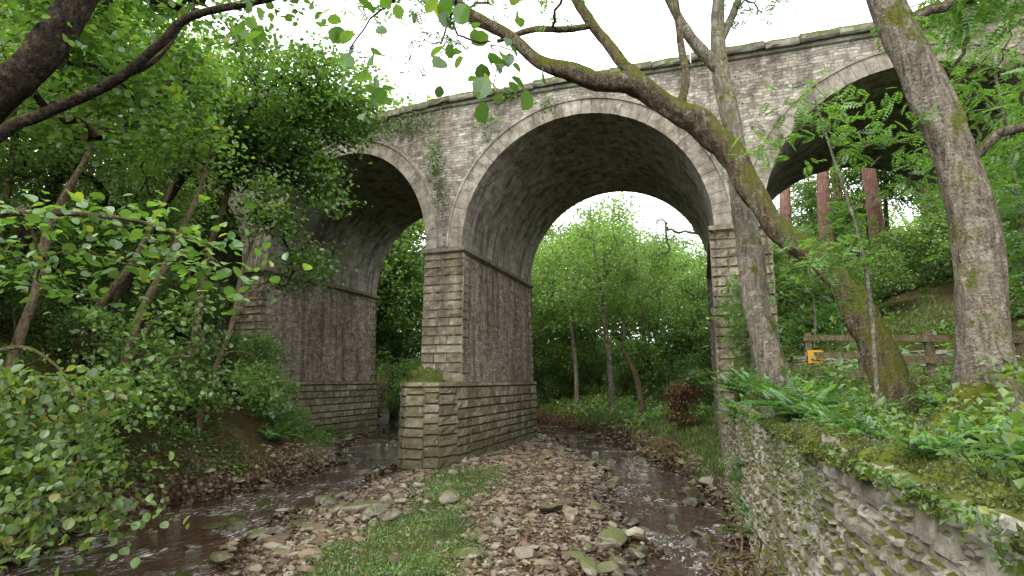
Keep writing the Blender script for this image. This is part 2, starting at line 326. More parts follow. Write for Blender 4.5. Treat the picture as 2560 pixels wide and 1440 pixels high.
g=Geo();wx=np.arange(-60,2.2,.5);wy=np.arange(-20,80,.5);WX,WY=np.meshgrid(wx,wy);I=(np.arange(len(wy)-1)[:,None]*len(wx)+np.arange(len(wx)-1)[None]).ravel()
WXl=np.where(WX>wallx(WY)+.2,wallx(WY)+.2,WX)
g.add(np.stack([WXl.ravel(),WY.ravel(),0*WX.ravel()],1),np.stack([I,I+1,I+len(wx)+1,I+len(wx)],1))
tag(build('stream_water',g,mw,smooth=True),'shallow peaty brown stream running over stones','stream',kind='structure')
# ---------------------------------------------------------------- masonry
def block(geo,o,u,v,n,L,h,depth,rough,rs):
    g=.007
    us=np.array([0,.03/L if L>.1 else .1,.35,.68,1-(.03/L if L>.1 else .1),1]);vs=np.array([0,min(.03/h,.25),.5,1-min(.03/h,.25),1])
    P=[];base=depth*rs.uniform(.6,1.25);ed=-min(.02,depth*.6)
    for j,b in enumerate(vs):
        for i,a in enumerate(us):
            e=(i in(0,5))or(j in(0,4))
            d=ed if e else base+rs.uniform(-1,1)*rough
            aa=g+a*(L-2*g)+(0 if e else rs.uniform(-1,1)*.008);bb=g+b*(h-2*g)+(rs.uniform(-1,1)*.005)
            P.append(o+u*aa+v*bb+n*d)
    F=[(j*6+i,j*6+i+1,(j+1)*6+i+1,(j+1)*6+i) for j in range(4) for i in range(5)]
    geo.add(P,np.array(F))
def masonry(geo,p0,p1,z0,z1,course,lr,depth,rough,batter=0,seed=0,hj=0):
    rs=random.Random(seed);p0=np.array(p0,float);p1=np.array(p1,float);D=p1-p0;L=np.linalg.norm(D);u=np.array([D[0]/L,D[1]/L,0]);n=np.array([u[1],-u[0],0])
    v=np.array([0,0,1.])-n*batter;z=z0
    while z<z1-.02:
        h=course*(1+hj*rs.uniform(-1,1));
        if z+h>z1-course*.4:h=z1-z
        s=0
        while s<L-.01:
            l=rs.uniform(*lr)
            if s+l>L-lr[0]*.6:l=L-s
            block(geo,np.array([p0[0],p0[1],0])+u*s+v*(z-z0)+np.array([0,0,z0]),u,v,n,l,h,depth,rough,rs);s+=l
        z+=h
def prism(geo,poly,z0,z1):
    poly=np.array(poly,float);n=len(poly);c=poly.mean(0)
    V=np.vstack([np.c_[poly,np.full(n,z0)],np.c_[poly,np.full(n,z1)],[[c[0],c[1],z1]]])
    F=[(i,(i+1)%n,n+(i+1)%n,n+i) for i in range(n)];T=[(n+i,n+(i+1)%n,2*n) for i in range(n)]
    geo.add(V,[np.array(F),np.array(T)])
SK=-9.1;PH=R(5.5);YF=19.0;DEP=9.0;ZS=8.1
def M(s,t,z):
    if s>SK:return np.array([s,YF+t,z])
    d=SK-s;return np.array([SK-d*math.cos(PH),YF+d*math.sin(PH)+t,z])
arches=[(-37.9,-29.7),(-28.2,-19.8),(-18.3,-9.87),(-8.35,.64),(2.16,11.16),(12.7,21.7)]
piers=[(-29.7,-28.2),(-19.8,-18.3),(-9.87,-8.35),(.64,2.16),(11.16,12.7)]
RISE=4.6;RT=.58
via=empty('viaduct',(-9,19,0),'tall multi-arched stone railway viaduct with mossy parapet crossing the stream','viaduct')
VB=(-9,19,0)
def zb(s,off):
    b=ZS
    for a0,a1 in arches:
        c=(a0+a1)/2;a=(a1-a0)/2+off
        if abs(s-c)<a:b=max(b,ZS+(RISE+off)*math.sqrt(max(0,1-((s-c)/a)**2)))
    return b
for t in (0.,DEP):
    g=Geo();ssamp=sorted(set(list(np.round(np.arange(-60,44,.2),3))+[round(c,3) for a in arches for c in (a[0]-.5,a[1]+.5)]+[SK]))
    V=[];UV=[];F=[]
    for i,s in enumerate(ssamp):
        lo=zb(s,.5) if -38<s<22 else 0
        V+= [M(s,t,lo),M(s,t,13.95)];UV+=[(s,lo),(s,13.95)]
        if i:F.append((2*i-2,2*i,2*i+1,2*i-1))
    g.add(V,np.array(F),UV);build('spandrel_wall',g,M_sp,via,VB)
g=Geo();V=[];F=[]
for i,s in enumerate(np.arange(-60,45,1.0)):
    V+=[M(s,.45,13.95),M(s,.45,13.1),M(s,DEP-.45,13.1),M(s,DEP-.45,13.95)]
    if i:
        b=4*i
        for k in range(3):F.append((b-4+k,b+k,b+k+1,b-3+k))
g.add(V,np.array(F),[(v[0],v[2]) for v in V]);build('deck',g,M_sp,via,VB)
rs=random.Random(3)
for t0,t1 in ((-.24,.55),(DEP-.55,DEP+.24)):
    g=Geo();s=-60
    while s<44:
        l=rs.uniform(.9,1.6);dz=rs.uniform(-.035,.035);dt=rs.uniform(-.04,.04)
        prof=[(t0+.03,13.93),(t0,13.99),(t0-.01,14.12),(t0+.07,14.22),((t0+t1)/2,14.31),(t1-.07,14.22),(t1,14.1),(t1,13.93)]
        V=[];nn=4
        for k in range(nn+1):
            a=s+.012+(l-.024)*k/nn
            for (tt,zz) in prof:V.append(M(a,tt+dt+rs.uniform(-.02,.02),zz+dz+rs.uniform(-.02,.02)))
        m=len(prof);F=[(k*m+j,(k+1)*m+j,(k+1)*m+(j+1)%m,k*m+(j+1)%m) for k in range(nn) for j in range(m)]
        F+= [(0,1,2,3),(0,3,4,7),(4,5,6,7)];e=nn*m;F+=[(e+3,e+2,e+1,e),(e+7,e+4,e+3,e),(e+7,e+6,e+5,e+4)]
        g.add(V,np.array(F));s+=l
    build('coping',g,M_cp,via,VB)
g=Geo();V=[];F=[]
for i,s in enumerate(np.arange(-60,44,.5)):
    V+=[M(s,-.002,13.78),M(s,-.09,13.82),M(s,-.10,13.935),M(s,-.002,13.94)]
    if i:
        b=4*i
        for k in range(3):F.append((b-4+k,b+k,b+k+1,b-3+k))
g.add(V,np.array(F));build('string_course',g,M_cp,via,VB)
def part_empty(name,loc):
    o=bpy.data.objects.new(name,None);coll.objects.link(o);o.parent=via;o.location=np.array(loc)-np.array(VB);return o
for (a0,a1) in arches:
    c=(a0+a1)/2;a=(a1-a0)/2
    cen=M(c,0,ZS);ab=part_empty('arch',cen);AB=tuple(cen)
    g=Geo();n=60;th=np.linspace(0,math.pi,n+1);V=[];UV=[];F=[];L=0;tt=np.linspace(.0,DEP,10)
    pp=None
    for i,x in enumerate(th):
        s=c-(a+.02)*math.cos(x);z=ZS+(RISE+.02)*math.sin(x)
        if pp:L+=math.hypot(s-pp[0],z-pp[1])
        pp=(s,z)
        for t in tt:V.append(M(s,t,z));UV.append((t,L))
    m=len(tt)
    F=[(i*m+j,i*m+j+1,(i+1)*m+j+1,(i+1)*m+j) for i in range(n) for j in range(m-1)]
    g.add(V,np.array(F),UV);build('vault',g,M_vt,ab,AB,smooth=True)
    rs=random.Random(int(a0*10));nv=41
    for f,(ta,tb) in enumerate(((-.05,.5),(DEP-.5,DEP+.05))):
        g=Geo()
        for k in range(nv):
            gp=.0012;x0=math.pi*k/nv+gp;x1=math.pi*(k+1)/nv-gp;j=rs.uniform(-.008,.008)
            V=[]
            for off in (0.,RT):
                for x in (x0,x1):
                    for t in (ta+j,tb):V.append(M(c-(a+off)*math.cos(x),t,ZS+(RISE+off)*math.sin(x)))
            F=[(0,2,3,1),(4,5,7,6),(0,4,6,2),(1,3,7,5),(0,1,5,4),(2,6,7,3)];g.add(V,np.array(F))
        for k in range(20):
            x0=math.pi*k/20+.001;x1=math.pi*(k+1)/20-.001;V=[];F=[]
            xs2=np.linspace(x0,x1,4);tf=(-.10,.0) if f==0 else (DEP,DEP+.1)
            for i,x in enumerate(xs2):
                for off,t in ((RT-.03,tf[0]),(RT+.05,tf[0]),(RT+.09,tf[1]),(RT-.03,tf[1])):V.append(M(c-(a+off)*math.cos(x),t,ZS+(RISE+off)*math.sin(x)))
                if i:
                    b=4*i
                    for q in range(4):F.append((b-4+q,b+q,b+(q+1)%4,b-4+(q+1)%4))
            g.add(V,np.array(F))
        build('voussoir_ring',g,M_rg,ab,AB)
def side_quad(g,p0,p1,z0,z1,bat=0):
    p0=np.array(p0);p1=np.array(p1);D=p1-p0;L=np.linalg.norm(D);n=np.array([D[1],-D[0]])/L
    a=p0-n*bat*(z1-z0);b=p1-n*bat*(z1-z0)
    g.add([[p0[0],p0[1],z0],[p1[0],p1[1],z0],[b[0],b[1],z1],[a[0],a[1],z1]],np.array([[0,1,2,3]]),[(p0[1]+p0[0],z0),(p0[1]+p0[0]+L,z0),(p0[1]+p0[0]+L,z1),(p0[1]+p0[0],z1)])
for pi,(s0,s1) in enumerate(piers):
    c0=M((s0+s1)/2,0,0);pe=part_empty('pier',c0);PB=tuple(c0)
    zbot=3.0 if pi in(1,2) else -.4
    bt=.02;ex=bt*(7.9-zbot)
    A_=M(s0-ex,-ex,0)[:2];B_=M(s1+ex,-ex,0)[:2];C_=M(s1+ex,DEP+ex,0)[:2];D_=M(s0-ex,DEP+ex,0)[:2]
    gs=Geo();side_quad(gs,B_,C_,zbot,7.9,bt);side_quad(gs,D_,A_,zbot,7.9,bt);side_quad(gs,A_,B_,zbot,7.9,bt);side_quad(gs,C_,D_,zbot,7.9,bt)
    build('shaft',gs,M_sd,pe,PB)
    for e,(pa,pb) in enumerate(((A_,B_),(C_,D_))):
        gq=Geo();masonry(gq,pa,pb,zbot,7.88,.33,(.42,.95),.05,.028,bt,seed=pi+9*e,hj=.14)
        rs=random.Random(pi+e*5);z=zbot;r=0
        while z<7.86:
            h=min(.33,7.88-z);q=.62 if r%2 else .38
            for p,nx_ in ((pa,-1 if e==0 else 1),(pb,1 if e==0 else -1)):
                dr_=1 if e==0 else -1
                u=np.array([0,1.,0])*dr_;nrm=np.array([nx_*1.,0,0])
                o=np.array([p[0],p[1],z])-nrm*bt*(z-zbot)+u*bt*(z-zbot)
                block(gq,o,u,np.array([0,0,1.]),nrm,q*rs.uniform(.8,1.25),h,.03,.012,rs)
            z+=h;r+=1
        build('quoin_blocks',gq,M_bk,pe,PB)
    g=Geo()
    for (za,zc,e0,e1) in ((7.84,7.92,.02,.13),(7.92,8.06,.17,.18),(8.06,8.11,.18,.06)):
        V=[]
        for zz,ee in ((za,e0),(zc,e1)):
            V+=[M(s0-ee,-ee,zz),M(s1+ee,-ee,zz),M(s1+ee,DEP+ee,zz),M(s0-ee,DEP+ee,zz)]
        F=[(i,(i+1)%4,4+(i+1)%4,4+i) for i in range(4)]+[(4,5,6,7),(3,2,1,0)]
        g.add(V,np.array(F))
    build('impost_band',g,M_im,pe,PB)
    if pi in (1,2):
        if pi==2:poly=[(-8.12,18.35),(-8.12,28.3),(-10.08,28.3),(-10.08,18.35),(-9.85,17.35),(-9.45,17.0),(-8.75,17.0),(-8.35,17.35)]
        else:
            e=.26;poly=[tuple(M(s1+e,-e,0)[:2]),tuple(M(s1+e,DEP+e,0)[:2]),tuple(M(s0-e,DEP+e,0)[:2]),tuple(M(s0-e,-e,0)[:2])]
        cc=np.array(poly).mean(0)
        inset=lambda d:[tuple(np.array(p)-np.sign(np.array(p)-cc)*d) for p in poly]
        g=Geo();prism(g,inset(.06),-.6,2.83);build('plinth_core',g,M_mo,pe,PB)
        g=Geo();n=len(poly)
        for i in range(n):masonry(g,poly[i],poly[(i+1)%n],-.5,2.86,.335,(.5,.95),.05,.026,.015,seed=40+i,hj=.12)
        pt=inset(.03)
        for i in range(n):masonry(g,pt[i],pt[(i+1)%n],2.86,3.05,.21,(.8,1.3),.06,.008,.15,seed=60+i)
        prism(g,inset(.07),2.8,3.04)
        build('plinth',g,M_pl,pe,PB)
def rubble_wall(name,path,z0f,z1f,course,lr,depth,rough,bat,label,thick=.45,seed=1):
    g=Geo();rs=random.Random(seed);hs=[]
    z=z0f
    while z<z1f-.02:
        h=course*rs.uniform(.65,1.35);hs.append((z,h));z+=h
    for k in range(len(path)-1):
        p0=np.array(path[k],float);p1=np.array(path[k+1],float);D=p1-p0;L=np.linalg.norm(D);u=np.array([D[0]/L,D[1]/L,0]);n=np.array([u[1],-u[0],0]);v=np.array([0,0,1.])-n*bat
        for z,h in hs:
            s=0
            while s<L-.01:
                l=rs.uniform(*lr)*(h/course)**.3
                if s+l>L-lr[0]:l=L-s
                yy=p0[1]+u[1]*s
                wob=.03*math.sin(yy*.9+z*.7)+rs.uniform(-.006,.006);uu=u+np.array([0,0,rs.uniform(-.02,.02)])
                if rs.random()<.25 and h>course*.9:
                    block(g,np.array([p0[0],p0[1],z0f])+u*s+v*(z-z0f+wob),uu,v,n,l,h*.5,depth*rs.uniform(.2,1.7),rough,rs)
                    block(g,np.array([p0[0],p0[1],z0f])+u*s+v*(z-z0f+wob+h*.5),uu,v,n,l,h*.5,depth*rs.uniform(.2,1.7),rough,rs)
                else:
                    block(g,np.array([p0[0],p0[1],z0f])+u*s+v*(z-z0f+wob),uu,v,n,l,h*rs.uniform(.9,1.02),depth*rs.uniform(.2,1.7),rough,rs)
                s+=l
        q0=np.array([p0[0],p0[1],z0f])-n*.006;q1=np.array([p1[0],p1[1],z0f])-n*.006;vt=v*(z1f-z0f);bk=-n*thick;hz=np.array([0,0,1])*(z1f-z0f)
        g.add([q0,q1,q1+vt,q0+vt,q0+bk,q1+bk,q1+bk+hz,q0+bk+hz],np.array([[0,1,2,3],[3,2,6,7],[5,4,7,6],[0,3,7,4],[1,5,6,2]]))
    o=build(name,g,M_rw,None,(path[0][0],path[0][1],z0f));tag(o,label,'stone wall');return o
pth=[(wallx(y),y) for y in (18.9,14,10,6,3,0,-6)]
rubble_wall('retaining_wall',pth,-.35,2.45,.15,(.18,.46),.03,.012,.10,'mossy dry stone retaining wall holding the bank above the stream')
rubble_wall('field_wall',[(2.3,16.6),(4.6,14.0),(9.5,8.8)],2.5,3.72,.14,(.2,.5),.03,.012,.04,'old grey dry stone wall at the foot of the wooded slope',.3,7)
# ---------------------------------------------------------------- trees
def make_tree(name,path,tips,leafmat_,bark,leaf=.12,per=60,spread=(.4,.22),temp=T_S,sides=8,rt=.008,label=None,cat='tree',group=None,seed=0,extra=None,rough=.0,trunk_n=6,pitch=-.25,maxr=1.,base=None,rs_=1.):
    rg=np.random.default_rng(seed)
    path=np.array(path,float);path[:,3]*=rs_;tn=14 if rough else trunk_n;P=catmull(path,tn);bs=tuple(path[0][:3]) if base is None else base
    g=Geo();tube(g,P[:,:3],P[:,3],sides*2 if rough else sides,rough,seed)
    nodes=[p[:3] for p in P];nr=[p[3] for p in P];par=list(range(-1,len(P)-1))
    for ep in (extra or []):
        E=catmull(np.array(ep,float),tn);tube(g,E[:,:3],E[:,3],sides,rough,seed+3)
        a=len(nodes);nodes+=[p[:3] for p in E];nr+=[p[3] for p in E];par+=[0]+list(range(a,a+len(E)-1))
    tips=np.array(tips,float)
    if len(tips):
        NP=np.zeros((len(nodes)+len(tips)*5,3));NP[:len(nodes)]=nodes;cnt=np.zeros(len(NP));k=len(nodes);PAR=np.full(len(NP),-1);PAR[:k]=par;ist=np.zeros(len(NP),bool);ist[:k]=True;RR_=np.zeros(len(NP));RR_[:k]=nr
        lowz=path[0][2]+.22*(path[:,2].max()-path[0][2])
        d0=[np.min(np.linalg.norm(NP[:k]-t,axis=1)) for t in tips];order=np.argsort(d0);br=[]
        for ti in order:
            t=tips[ti];D=NP[:k]-t;d=np.linalg.norm(D,axis=1);hz=np.hypot(D[:,0],D[:,1])
            cost=d+.7*np.maximum(0,NP[:k,2]-t[2]+.45*hz)+10*(NP[:k,2]<lowz)*ist[:k]
            a=int(np.argmin(cost));A0=NP[a];Lg=d[a];ids=[a]
            for q in range(1,6):
                f=q/5;p=A0+(t-A0)*f+rg.normal(0,.05*Lg,3)*(q<5);p[2]+=.10*Lg*math.sin(f*math.pi)
                NP[k]=p;PAR[k]=ids[-1];ids.append(k);k+=1
            br.append(ids)
        for ids in br:
            j=ids[-1]
            while j>=0 and not ist[j]:cnt[j]+=1;j=PAR[j]
        for ids in br:
            r=rt*np.maximum(cnt[ids],1)**.5;r[0]=r[1]*1.15
            if ist[ids[0]]:r=np.minimum(r,RR_[ids[0]]*.7)
            tube(g,NP[ids],np.minimum(r,maxr),5 if r[0]<.05 else 7)
        gl=Geo()
        ends=np.array([NP[ids[q]] for ids in br for q in (5,5,5,4,3)])
        C=ends[rg.integers(0,len(ends),len(tips)*per)]
        C=C+np.c_[rg.normal(0,spread[0],len(C)),rg.normal(0,spread[0],len(C)),rg.normal(0,spread[1],len(C))]
        scatter(gl,C,leaf*rg.uniform(.6,1.25,len(C)),temp,pitch,rot=rg)
    e=empty(name,bs,label,cat,group)
    build('trunk',g,bark,e,bs,smooth=True)
    if len(tips):build('crown',gl,leafmat_,e,bs)
    return e
def ell(c,r,n,rg,shell=.45):
    o=[];tries=0
    while len(o)<n:
        tries+=1
        p=rg.normal(0,1,3);p/=np.linalg.norm(p);p*=rg.uniform(shell**3,1)**(1/3)
        q=np.array(c)+p*np.array(r)
        if tries<n*6 and fbm(q[0]*.45+3,q[1]*.45+q[2]*.6,17,2)<.40:continue
        o.append(q)
    return np.array(o)
def copy_thing(e,loc,rz,sc):
    n=e.copy();n.location=loc;n.rotation_euler=(0,0,rz);n.scale=(sc,)*3;coll.objects.link(n)
    for ch in e.children:
        k=ch.copy();k.parent=n;coll.objects.link(k)
    return n
rg=np.random.default_rng(2)
pathA=[(2.62,9.25,2.3,.34),(2.53,9.3,2.91,.26),(2.42,9.4,3.62,.215),(2.18,9.6,4.36,.20),(1.88,9.8,4.98,.19),(1.3,10.,5.61,.18),(1.02,10.2,6.33,.19),(.72,10.3,7.07,.215),(.26,10.3,7.71,.235),(-.2,10.2,8.01,.20),(-.82,10.,8.54,.19),(-1.53,9.8,8.66,.18),(-2.1,9.6,8.86,.16),(-2.62,9.5,9.08,.135),(-3.23,9.4,9.70,.115),(-3.9,9.2,10.14,.10),(-4.34,9.,10.62,.08),(-4.9,8.8,11.4,.06)]
tA=np.vstack([ell((-3.6,9.2,12.),(2.6,2,1.6),20,rg),ell((-1.9,9.6,10.8),(1.2,1,.8),4,rg),ell((-5.4,9,10.4),(1.2,1,.9),12,rg)])
make_tree('ash_tree',pathA,tA,L_fg,B_ash,.2,24,(.32,.2),T_C,10,.012,'mossy ash tree leaning far out over the stream','tree',seed=3,rough=.32,
 extra=[[(-.67,10,8.47,.13),(-1.12,10.2,9.16,.12),(-1.77,10.5,10.35,.11),(-2.14,10.7,11.12,.09),(-2.55,11,12.03,.07)],[(-.13,10.2,8.04,.09),(.01,10.2,8.7,.075),(-.06,10.2,9.45,.07),(-.1,10.2,10.29,.06),(-.15,10.2,11.4,.04)],[(-1.75,10.5,10.3,.06),(-2.3,10.2,10.15,.07),(-2.92,10.,10.13,.06),(-3.6,9.8,9.9,.04)]])
pathB=[(1.32,11,2.5,.34),(1.22,11,3.24,.27),(1.01,11.1,4.48,.24),(1.01,11.2,5.4,.22),(.93,11.3,6.22,.215),(.90,11.4,7.06,.20),(.83,11.5,8.29,.18),(.69,11.6,9.43,.165),(.71,11.7,10.59,.13),(.84,11.8,11.97,.1),(.9,11.9,13.2,.06)]
tB=np.vstack([ell((.9,11.8,13.6),(2.4,2.2,1.4),22,rg),ell((2.0,11.8,11.5),(1,1,1),5,rg)])
make_tree('ash_tree',pathB,tB,L_fg,B_sc,.2,22,(.32,.2),T_C,10,.012,'lichen covered ash tree standing upright before the bridge pier','tree',seed=4,rough=.2,
 extra=[[(.69,11.6,9.43,.13),(.13,11.4,10.24,.11),(-.26,11.2,11.12,.09),(-.6,11,12.1,.06)],[(.75,11.7,10.2,.09),(1.15,11.8,11.1,.07),(1.5,12,12.1,.05)]])
pathC=[(2.62,6.3,2.0,.6),(2.55,6.4,2.5,.38),(2.5,6.4,3.,.25),(2.52,6.4,3.66,.205),(2.6,6.45,4.24,.2),(2.6,6.5,4.86,.19),(2.54,6.6,5.54,.19),(2.4,6.7,6.38,.195),(2.24,6.8,7.15,.18),(2.18,6.9,7.84,.17),(2.0,7.,9.5,.13),(1.9,7.1,11.,.1)]
tC=np.vstack([ell((4.0,7.2,7.2),(1.4,1.5,1.9),44,rg),ell((2.6,7.,11),(2.2,2,1.3),14,rg),ell((4.4,7.8,5.2),(1.0,1.2,1.0),22,rg)])
make_tree('ash_tree',pathC,tC,L_rw,B_big,.22,32,(.3,.2),T_C,12,.01,'thick furrowed ash trunk rooted on a mossy bank','tree',seed=5,rough=.17)
pathR=[(1.74,7,2.4,.026),(1.79,7,3.74,.022),(1.75,7,4.64,.018),(1.56,7,5.7,.014),(1.4,7,6.6,.008)]
tR=np.vstack([ell((1.6,7,5.6),(.8,.7,1.2),20,rg,.1),ell((1.9,7.,4.3),(.55,.6,.6),6,rg,.1)])
make_tree('rowan_sapling',pathR,tR,L_rw,B_sc,.17,16,(.16,.12),T_C,7,.005,'slender rowan sapling with feathery leaves on the bank','tree',seed=6)
for i,(x,y,hh,ww,tn) in enumerate([(2.9,16.9,2.6,.8,24),(6.6,14.0,3.4,1.2,26),(1.15,15.6,3.2,.55,34),(5.3,8.2,2.2,.8,26),(7.4,12.2,4,1.4,30),(1.0,13.9,1.6,.45,18),(4.7,10.4,7.2,1.2,60),(6.2,11.,5.,1.3,40),(8.5,15,5,1.6,40)]):
    z=float(H(x,y));tt=ell((x,y,z+hh*.65),(ww,ww,hh*.42),tn,rg,.1)
    make_tree('rowan_sapling',[(x,y,z-.2,.04),(x+.1,y,z+hh*.4,.03),(x,y+.1,z+hh,.015)],tt,L_rw,B_sc,.19,22,(.2,.13),T_C,6,.006,'bushy young rowan with feathery green leaves','tree','young rowans along the bank',seed=20+i)
t=np.vstack([ell((-9.8,6.8,11.2),(3.2,2.6,1.9),44,rg),ell((-11.3,7.5,9.3),(1.8,2,1.4),26,rg),ell((-13.5,8.5,10.3),(2.6,2.4,2.6),70,rg)])
make_tree('alder_tree',[(-13.2,4.8,1.2,.42),(-12.,5.1,5.,.34),(-11.1,5.4,7.3,.28),(-10.1,5.6,8.4,.27),(-9.5,5.9,10.,.22),(-9.1,6.2,12.,.15)],t,L_hz,B_dk,.15,60,(.42,.25),T_B,10,.012,'dark alder tree leaning over the stream with spreading boughs','tree',seed=7,rough=.14,
 extra=[[(-12.,5.1,5.6,.13),(-10.6,5.5,7.05,.1),(-10.06,5.7,7.37,.09),(-8.85,6,7.95,.08),(-8.08,6.1,8.5,.075),(-7.57,6.2,8.95,.065),(-6.1,6.5,9.17,.05),(-5,6.8,9.6,.02)],[(-8.9,6.,7.95,.05),(-8.4,6.3,8.4,.04),(-8.2,6.6,9.3,.03)]])
t=np.array([(-8.2,3.9,4.8),(-7.6,4.1,4.95),(-7.2,4.3,4.5),(-6.9,3.9,4.8),(-6.5,4.2,4.9),(-6.1,4.4,4.92),(-5.8,4.8,4.7),(-5.3,4.7,4.5),(-5.1,4.9,4.35),(-6.6,5.,4.5),(-7.,4.8,5.15),(-8.6,4.4,5.0),(-6.0,5.2,5.0),(-7.7,4.6,4.3),(-9,4,5.3),(-6.3,5,4.3),(-5.6,5.4,4.1),(-7.4,5.2,4.1),(-8.3,5.0,4.4),(-6.9,5.6,4.7),(-9.2,5.1,4.6),(-8.4,5.6,5.2)])
make_tree('hazel_shrub',[(-13,3.2,1.5,.12),(-11.5,3.5,4,.09),(-9,3.8,4.9,.06),(-7.4,3.95,4.95,.04),(-6.1,4.4,4.9,.025),(-5.2,4.8,4.6,.01)],t,L_hz,B_br,.13,34,(.3,.1),T_B,7,.006,'hazel shrub with a long level spray of rounded leaves','shrub',seed=8,pitch=-.15)
t=np.vstack([ell((-10.0,6.1,2.5),(1.1,1.0,.9),20,rg,.1),ell((-9.1,6.3,1.4),(.8,.9,.9),18,rg,.1),ell((-10.4,5.8,1.2),(1.1,.8,1.),18,rg,.1),ell((-11.4,7.4,2.2),(1.0,.8,1.1),20,rg,.1)])
make_tree('hazel_shrub',[(-12.2,5.4,1.0,.08),(-11.4,5.7,3.,.06),(-10.3,5.9,3.6,.04),(-9.5,6.1,3.3,.02),(-9,6.3,2.5,.012)],t,L_yl,B_br,.14,32,(.3,.2),T_B,7,.006,'drooping hazel shrub with yellowing leaves over the water','shrub',seed=9,pitch=-.6)
t=np.vstack([ell((-13.2,10.8,4.2),(1.3,1.6,1.0),26,rg,.1),ell((-12.6,9.8,2.6),(.9,1.2,.9),20,rg,.1),ell((-13.4,12.8,3.2),(1.0,1.2,1.0),20,rg,.1),ell((-13.6,15.,3.0),(.8,1.2,.9),16,rg,.1)])
make_tree('hazel_shrub',[(-15.2,11.4,1.8,.07),(-14.6,11.3,3.6,.055),(-13.8,11.2,4.8,.04),(-13.,11.,4.6,.02)],t,L_bg,B_tn,.14,30,(.3,.18),T_B,7,.008,'hazel shrub hanging over the rocky stream edge','shrub',seed=19,pitch=-.5,extra=[[(-15.2,12,1.8,.06),(-14.8,13,3.4,.05),(-14,14.2,4.,.03),(-13.5,15,3.6,.015)]])
# slender leaning trunks on the left bank
for i,(pa,tc_) in enumerate([([(-15.3,11,1.6,.13),(-14.7,11,3.1,.11),(-14.2,11,4.8,.10),(-13.4,11,6.27,.085),(-12.9,11.3,8.2,.06),(-12.8,11.5,9.6,.03)],(-12.9,11.4,9.6)),
  ([(-16.4,14.5,2.6,.15),(-16.1,14.5,4.8,.125),(-15.85,14.5,7.3,.11),(-15.3,14.5,9.2,.10),(-14.8,14.5,10.9,.07),(-14.4,14.5,12.5,.03)],(-14.4,14.5,12.4)),
  ([(-15.9,9,2.4,.13),(-15.5,9,4.0,.11),(-15.1,9,5.3,.10),(-14.9,9,6.9,.09),(-14.2,9.3,9.,.05)],(-14.3,9.3,9.3)),
  ([(-14.4,13.4,.9,.10),(-14.3,13.4,2.6,.085),(-13.6,13.5,4.6,.075),(-13.5,13.7,6.6,.06),(-12.9,13.8,8.4,.03)],(-12.9,13.8,8.4)),
  ([(-17.6,11.6,3.2,.14),(-16.8,11.6,5.0,.12),(-15.7,11.7,6.4,.10),(-14.9,12.,8.6,.07),(-14.6,12.2,10.2,.03)],(-14.6,12.2,10.2))]):
    tt=ell(tc_,(1.3,1.2,1.1),16,rg,.1)
    make_tree('alder_tree',pa,tt,L_bg,B_tn,.13,45,(.35,.2),T_B,9,.01,'slender leaning alder with a pale brown trunk','tree','slender trees on the steep bank',seed=80+i,rough=.14)
t=np.array([(-.87,2.15,4.6),(-.82,2.2,4.35),(-.75,2.25,4.6),(-.95,2.1,4.85),(-.7,2.1,4.9),(-1.05,2.2,4.75),(-1.47,2.24,4.62),(-1.6,2.2,4.75),(-1.35,2.1,4.85),(-2.06,2.,4.9),(-2.25,2.1,4.95),(-1.8,2.,5.05),(-.5,2.2,5.),(-1.2,2.3,5.2)])
make_tree('hazel_tree',[(3.2,-1.6,2.3,.16),(2.6,-1.,4.6,.12),(1.2,.4,5.8,.08),(-.2,1.6,5.75,.04),(-1.2,2.,5.35,.02),(-2.1,2.05,5.0,.008)],t,L_hz,B_dk,.085,11,(.07,.09),T_B,7,.003,'hazel tree with large leaves hanging over the stream','tree',seed=10,pitch=-.7,maxr=.02)
rg2=np.random.default_rng(5)
t=np.vstack([ell((-13.7,14.4,12.4),(2.9,2.4,2.9),110,rg2),ell((-14.9,14.0,10.9),(2.6,1.6,1.3),80,rg2,.1),ell((-12.4,14.6,9.2),(1.5,1.5,1.5),34,rg2,.1),ell((-12.3,14.6,6.6),(1.1,1.2,.9),12,rg2,.1),ell((-11.4,14.8,12.4),(1.4,1.3,1.9),40,rg2,.1)])
make_tree('oak_tree',[(-17.6,12.4,2.,.25),(-17.6,12.6,4.5,.2),(-17.2,13.0,7,.17),(-16.2,13.6,10,.15),(-14.4,14.2,12,.12),(-14.0,14.2,14.5,.06)],t,L_dk,B_dk,.14,80,(.42,.2),T_B,9,.012,'dense dark oak tree growing before the smaller arch','tree',seed=12,rough=.12)
t=np.vstack([ell((-18.5,11,11.8),(3.5,2.5,3.4),90,rg2),ell((-14,10,11.8),(2.4,1.8,1.6),44,rg2,.1),ell((-20.,14.5,9.),(2.4,1.5,2.8),70,rg2,.2)])
make_tree('oak_tree',[(-19,10,4.5,.28),(-18.8,10.6,7,.22),(-18.6,11.4,10,.16),(-18,11,13.5,.06)],t,L_bg,B_dk,.14,85,(.45,.2),T_S,8,.012,'leafy green tree on the steep wooded bank','tree',seed=13)
def variant(name,h,cw,tips,leaf,per,lm,bm,label,group,seed,lean=.6,low=.3,temp=T_S,r=.16,sp=(.5,.25)):
    rg=np.random.default_rng(seed)
    lx,ly=rg.normal(0,lean,2)
    P=[(0,0,-.5,r*1.25),(lx*.1,ly*.1,h*.2,r),(lx*.5+rg.normal(0,.15),ly*.5,h*.5,r*.75),(lx,ly,h*.75,r*.5),(lx*1.2,ly*1.2,h*.97,r*.15)]
    c=(lx*.8,ly*.8,h*(low+1)/2+.2);t=ell(c,(cw,cw,h*(1-low)/2),tips,rg,.4)
    return make_tree(name,P,t,lm,bm,leaf,per,sp,temp,7,.014,label,'tree',group,seed)
GL='trees of the wooded valley'
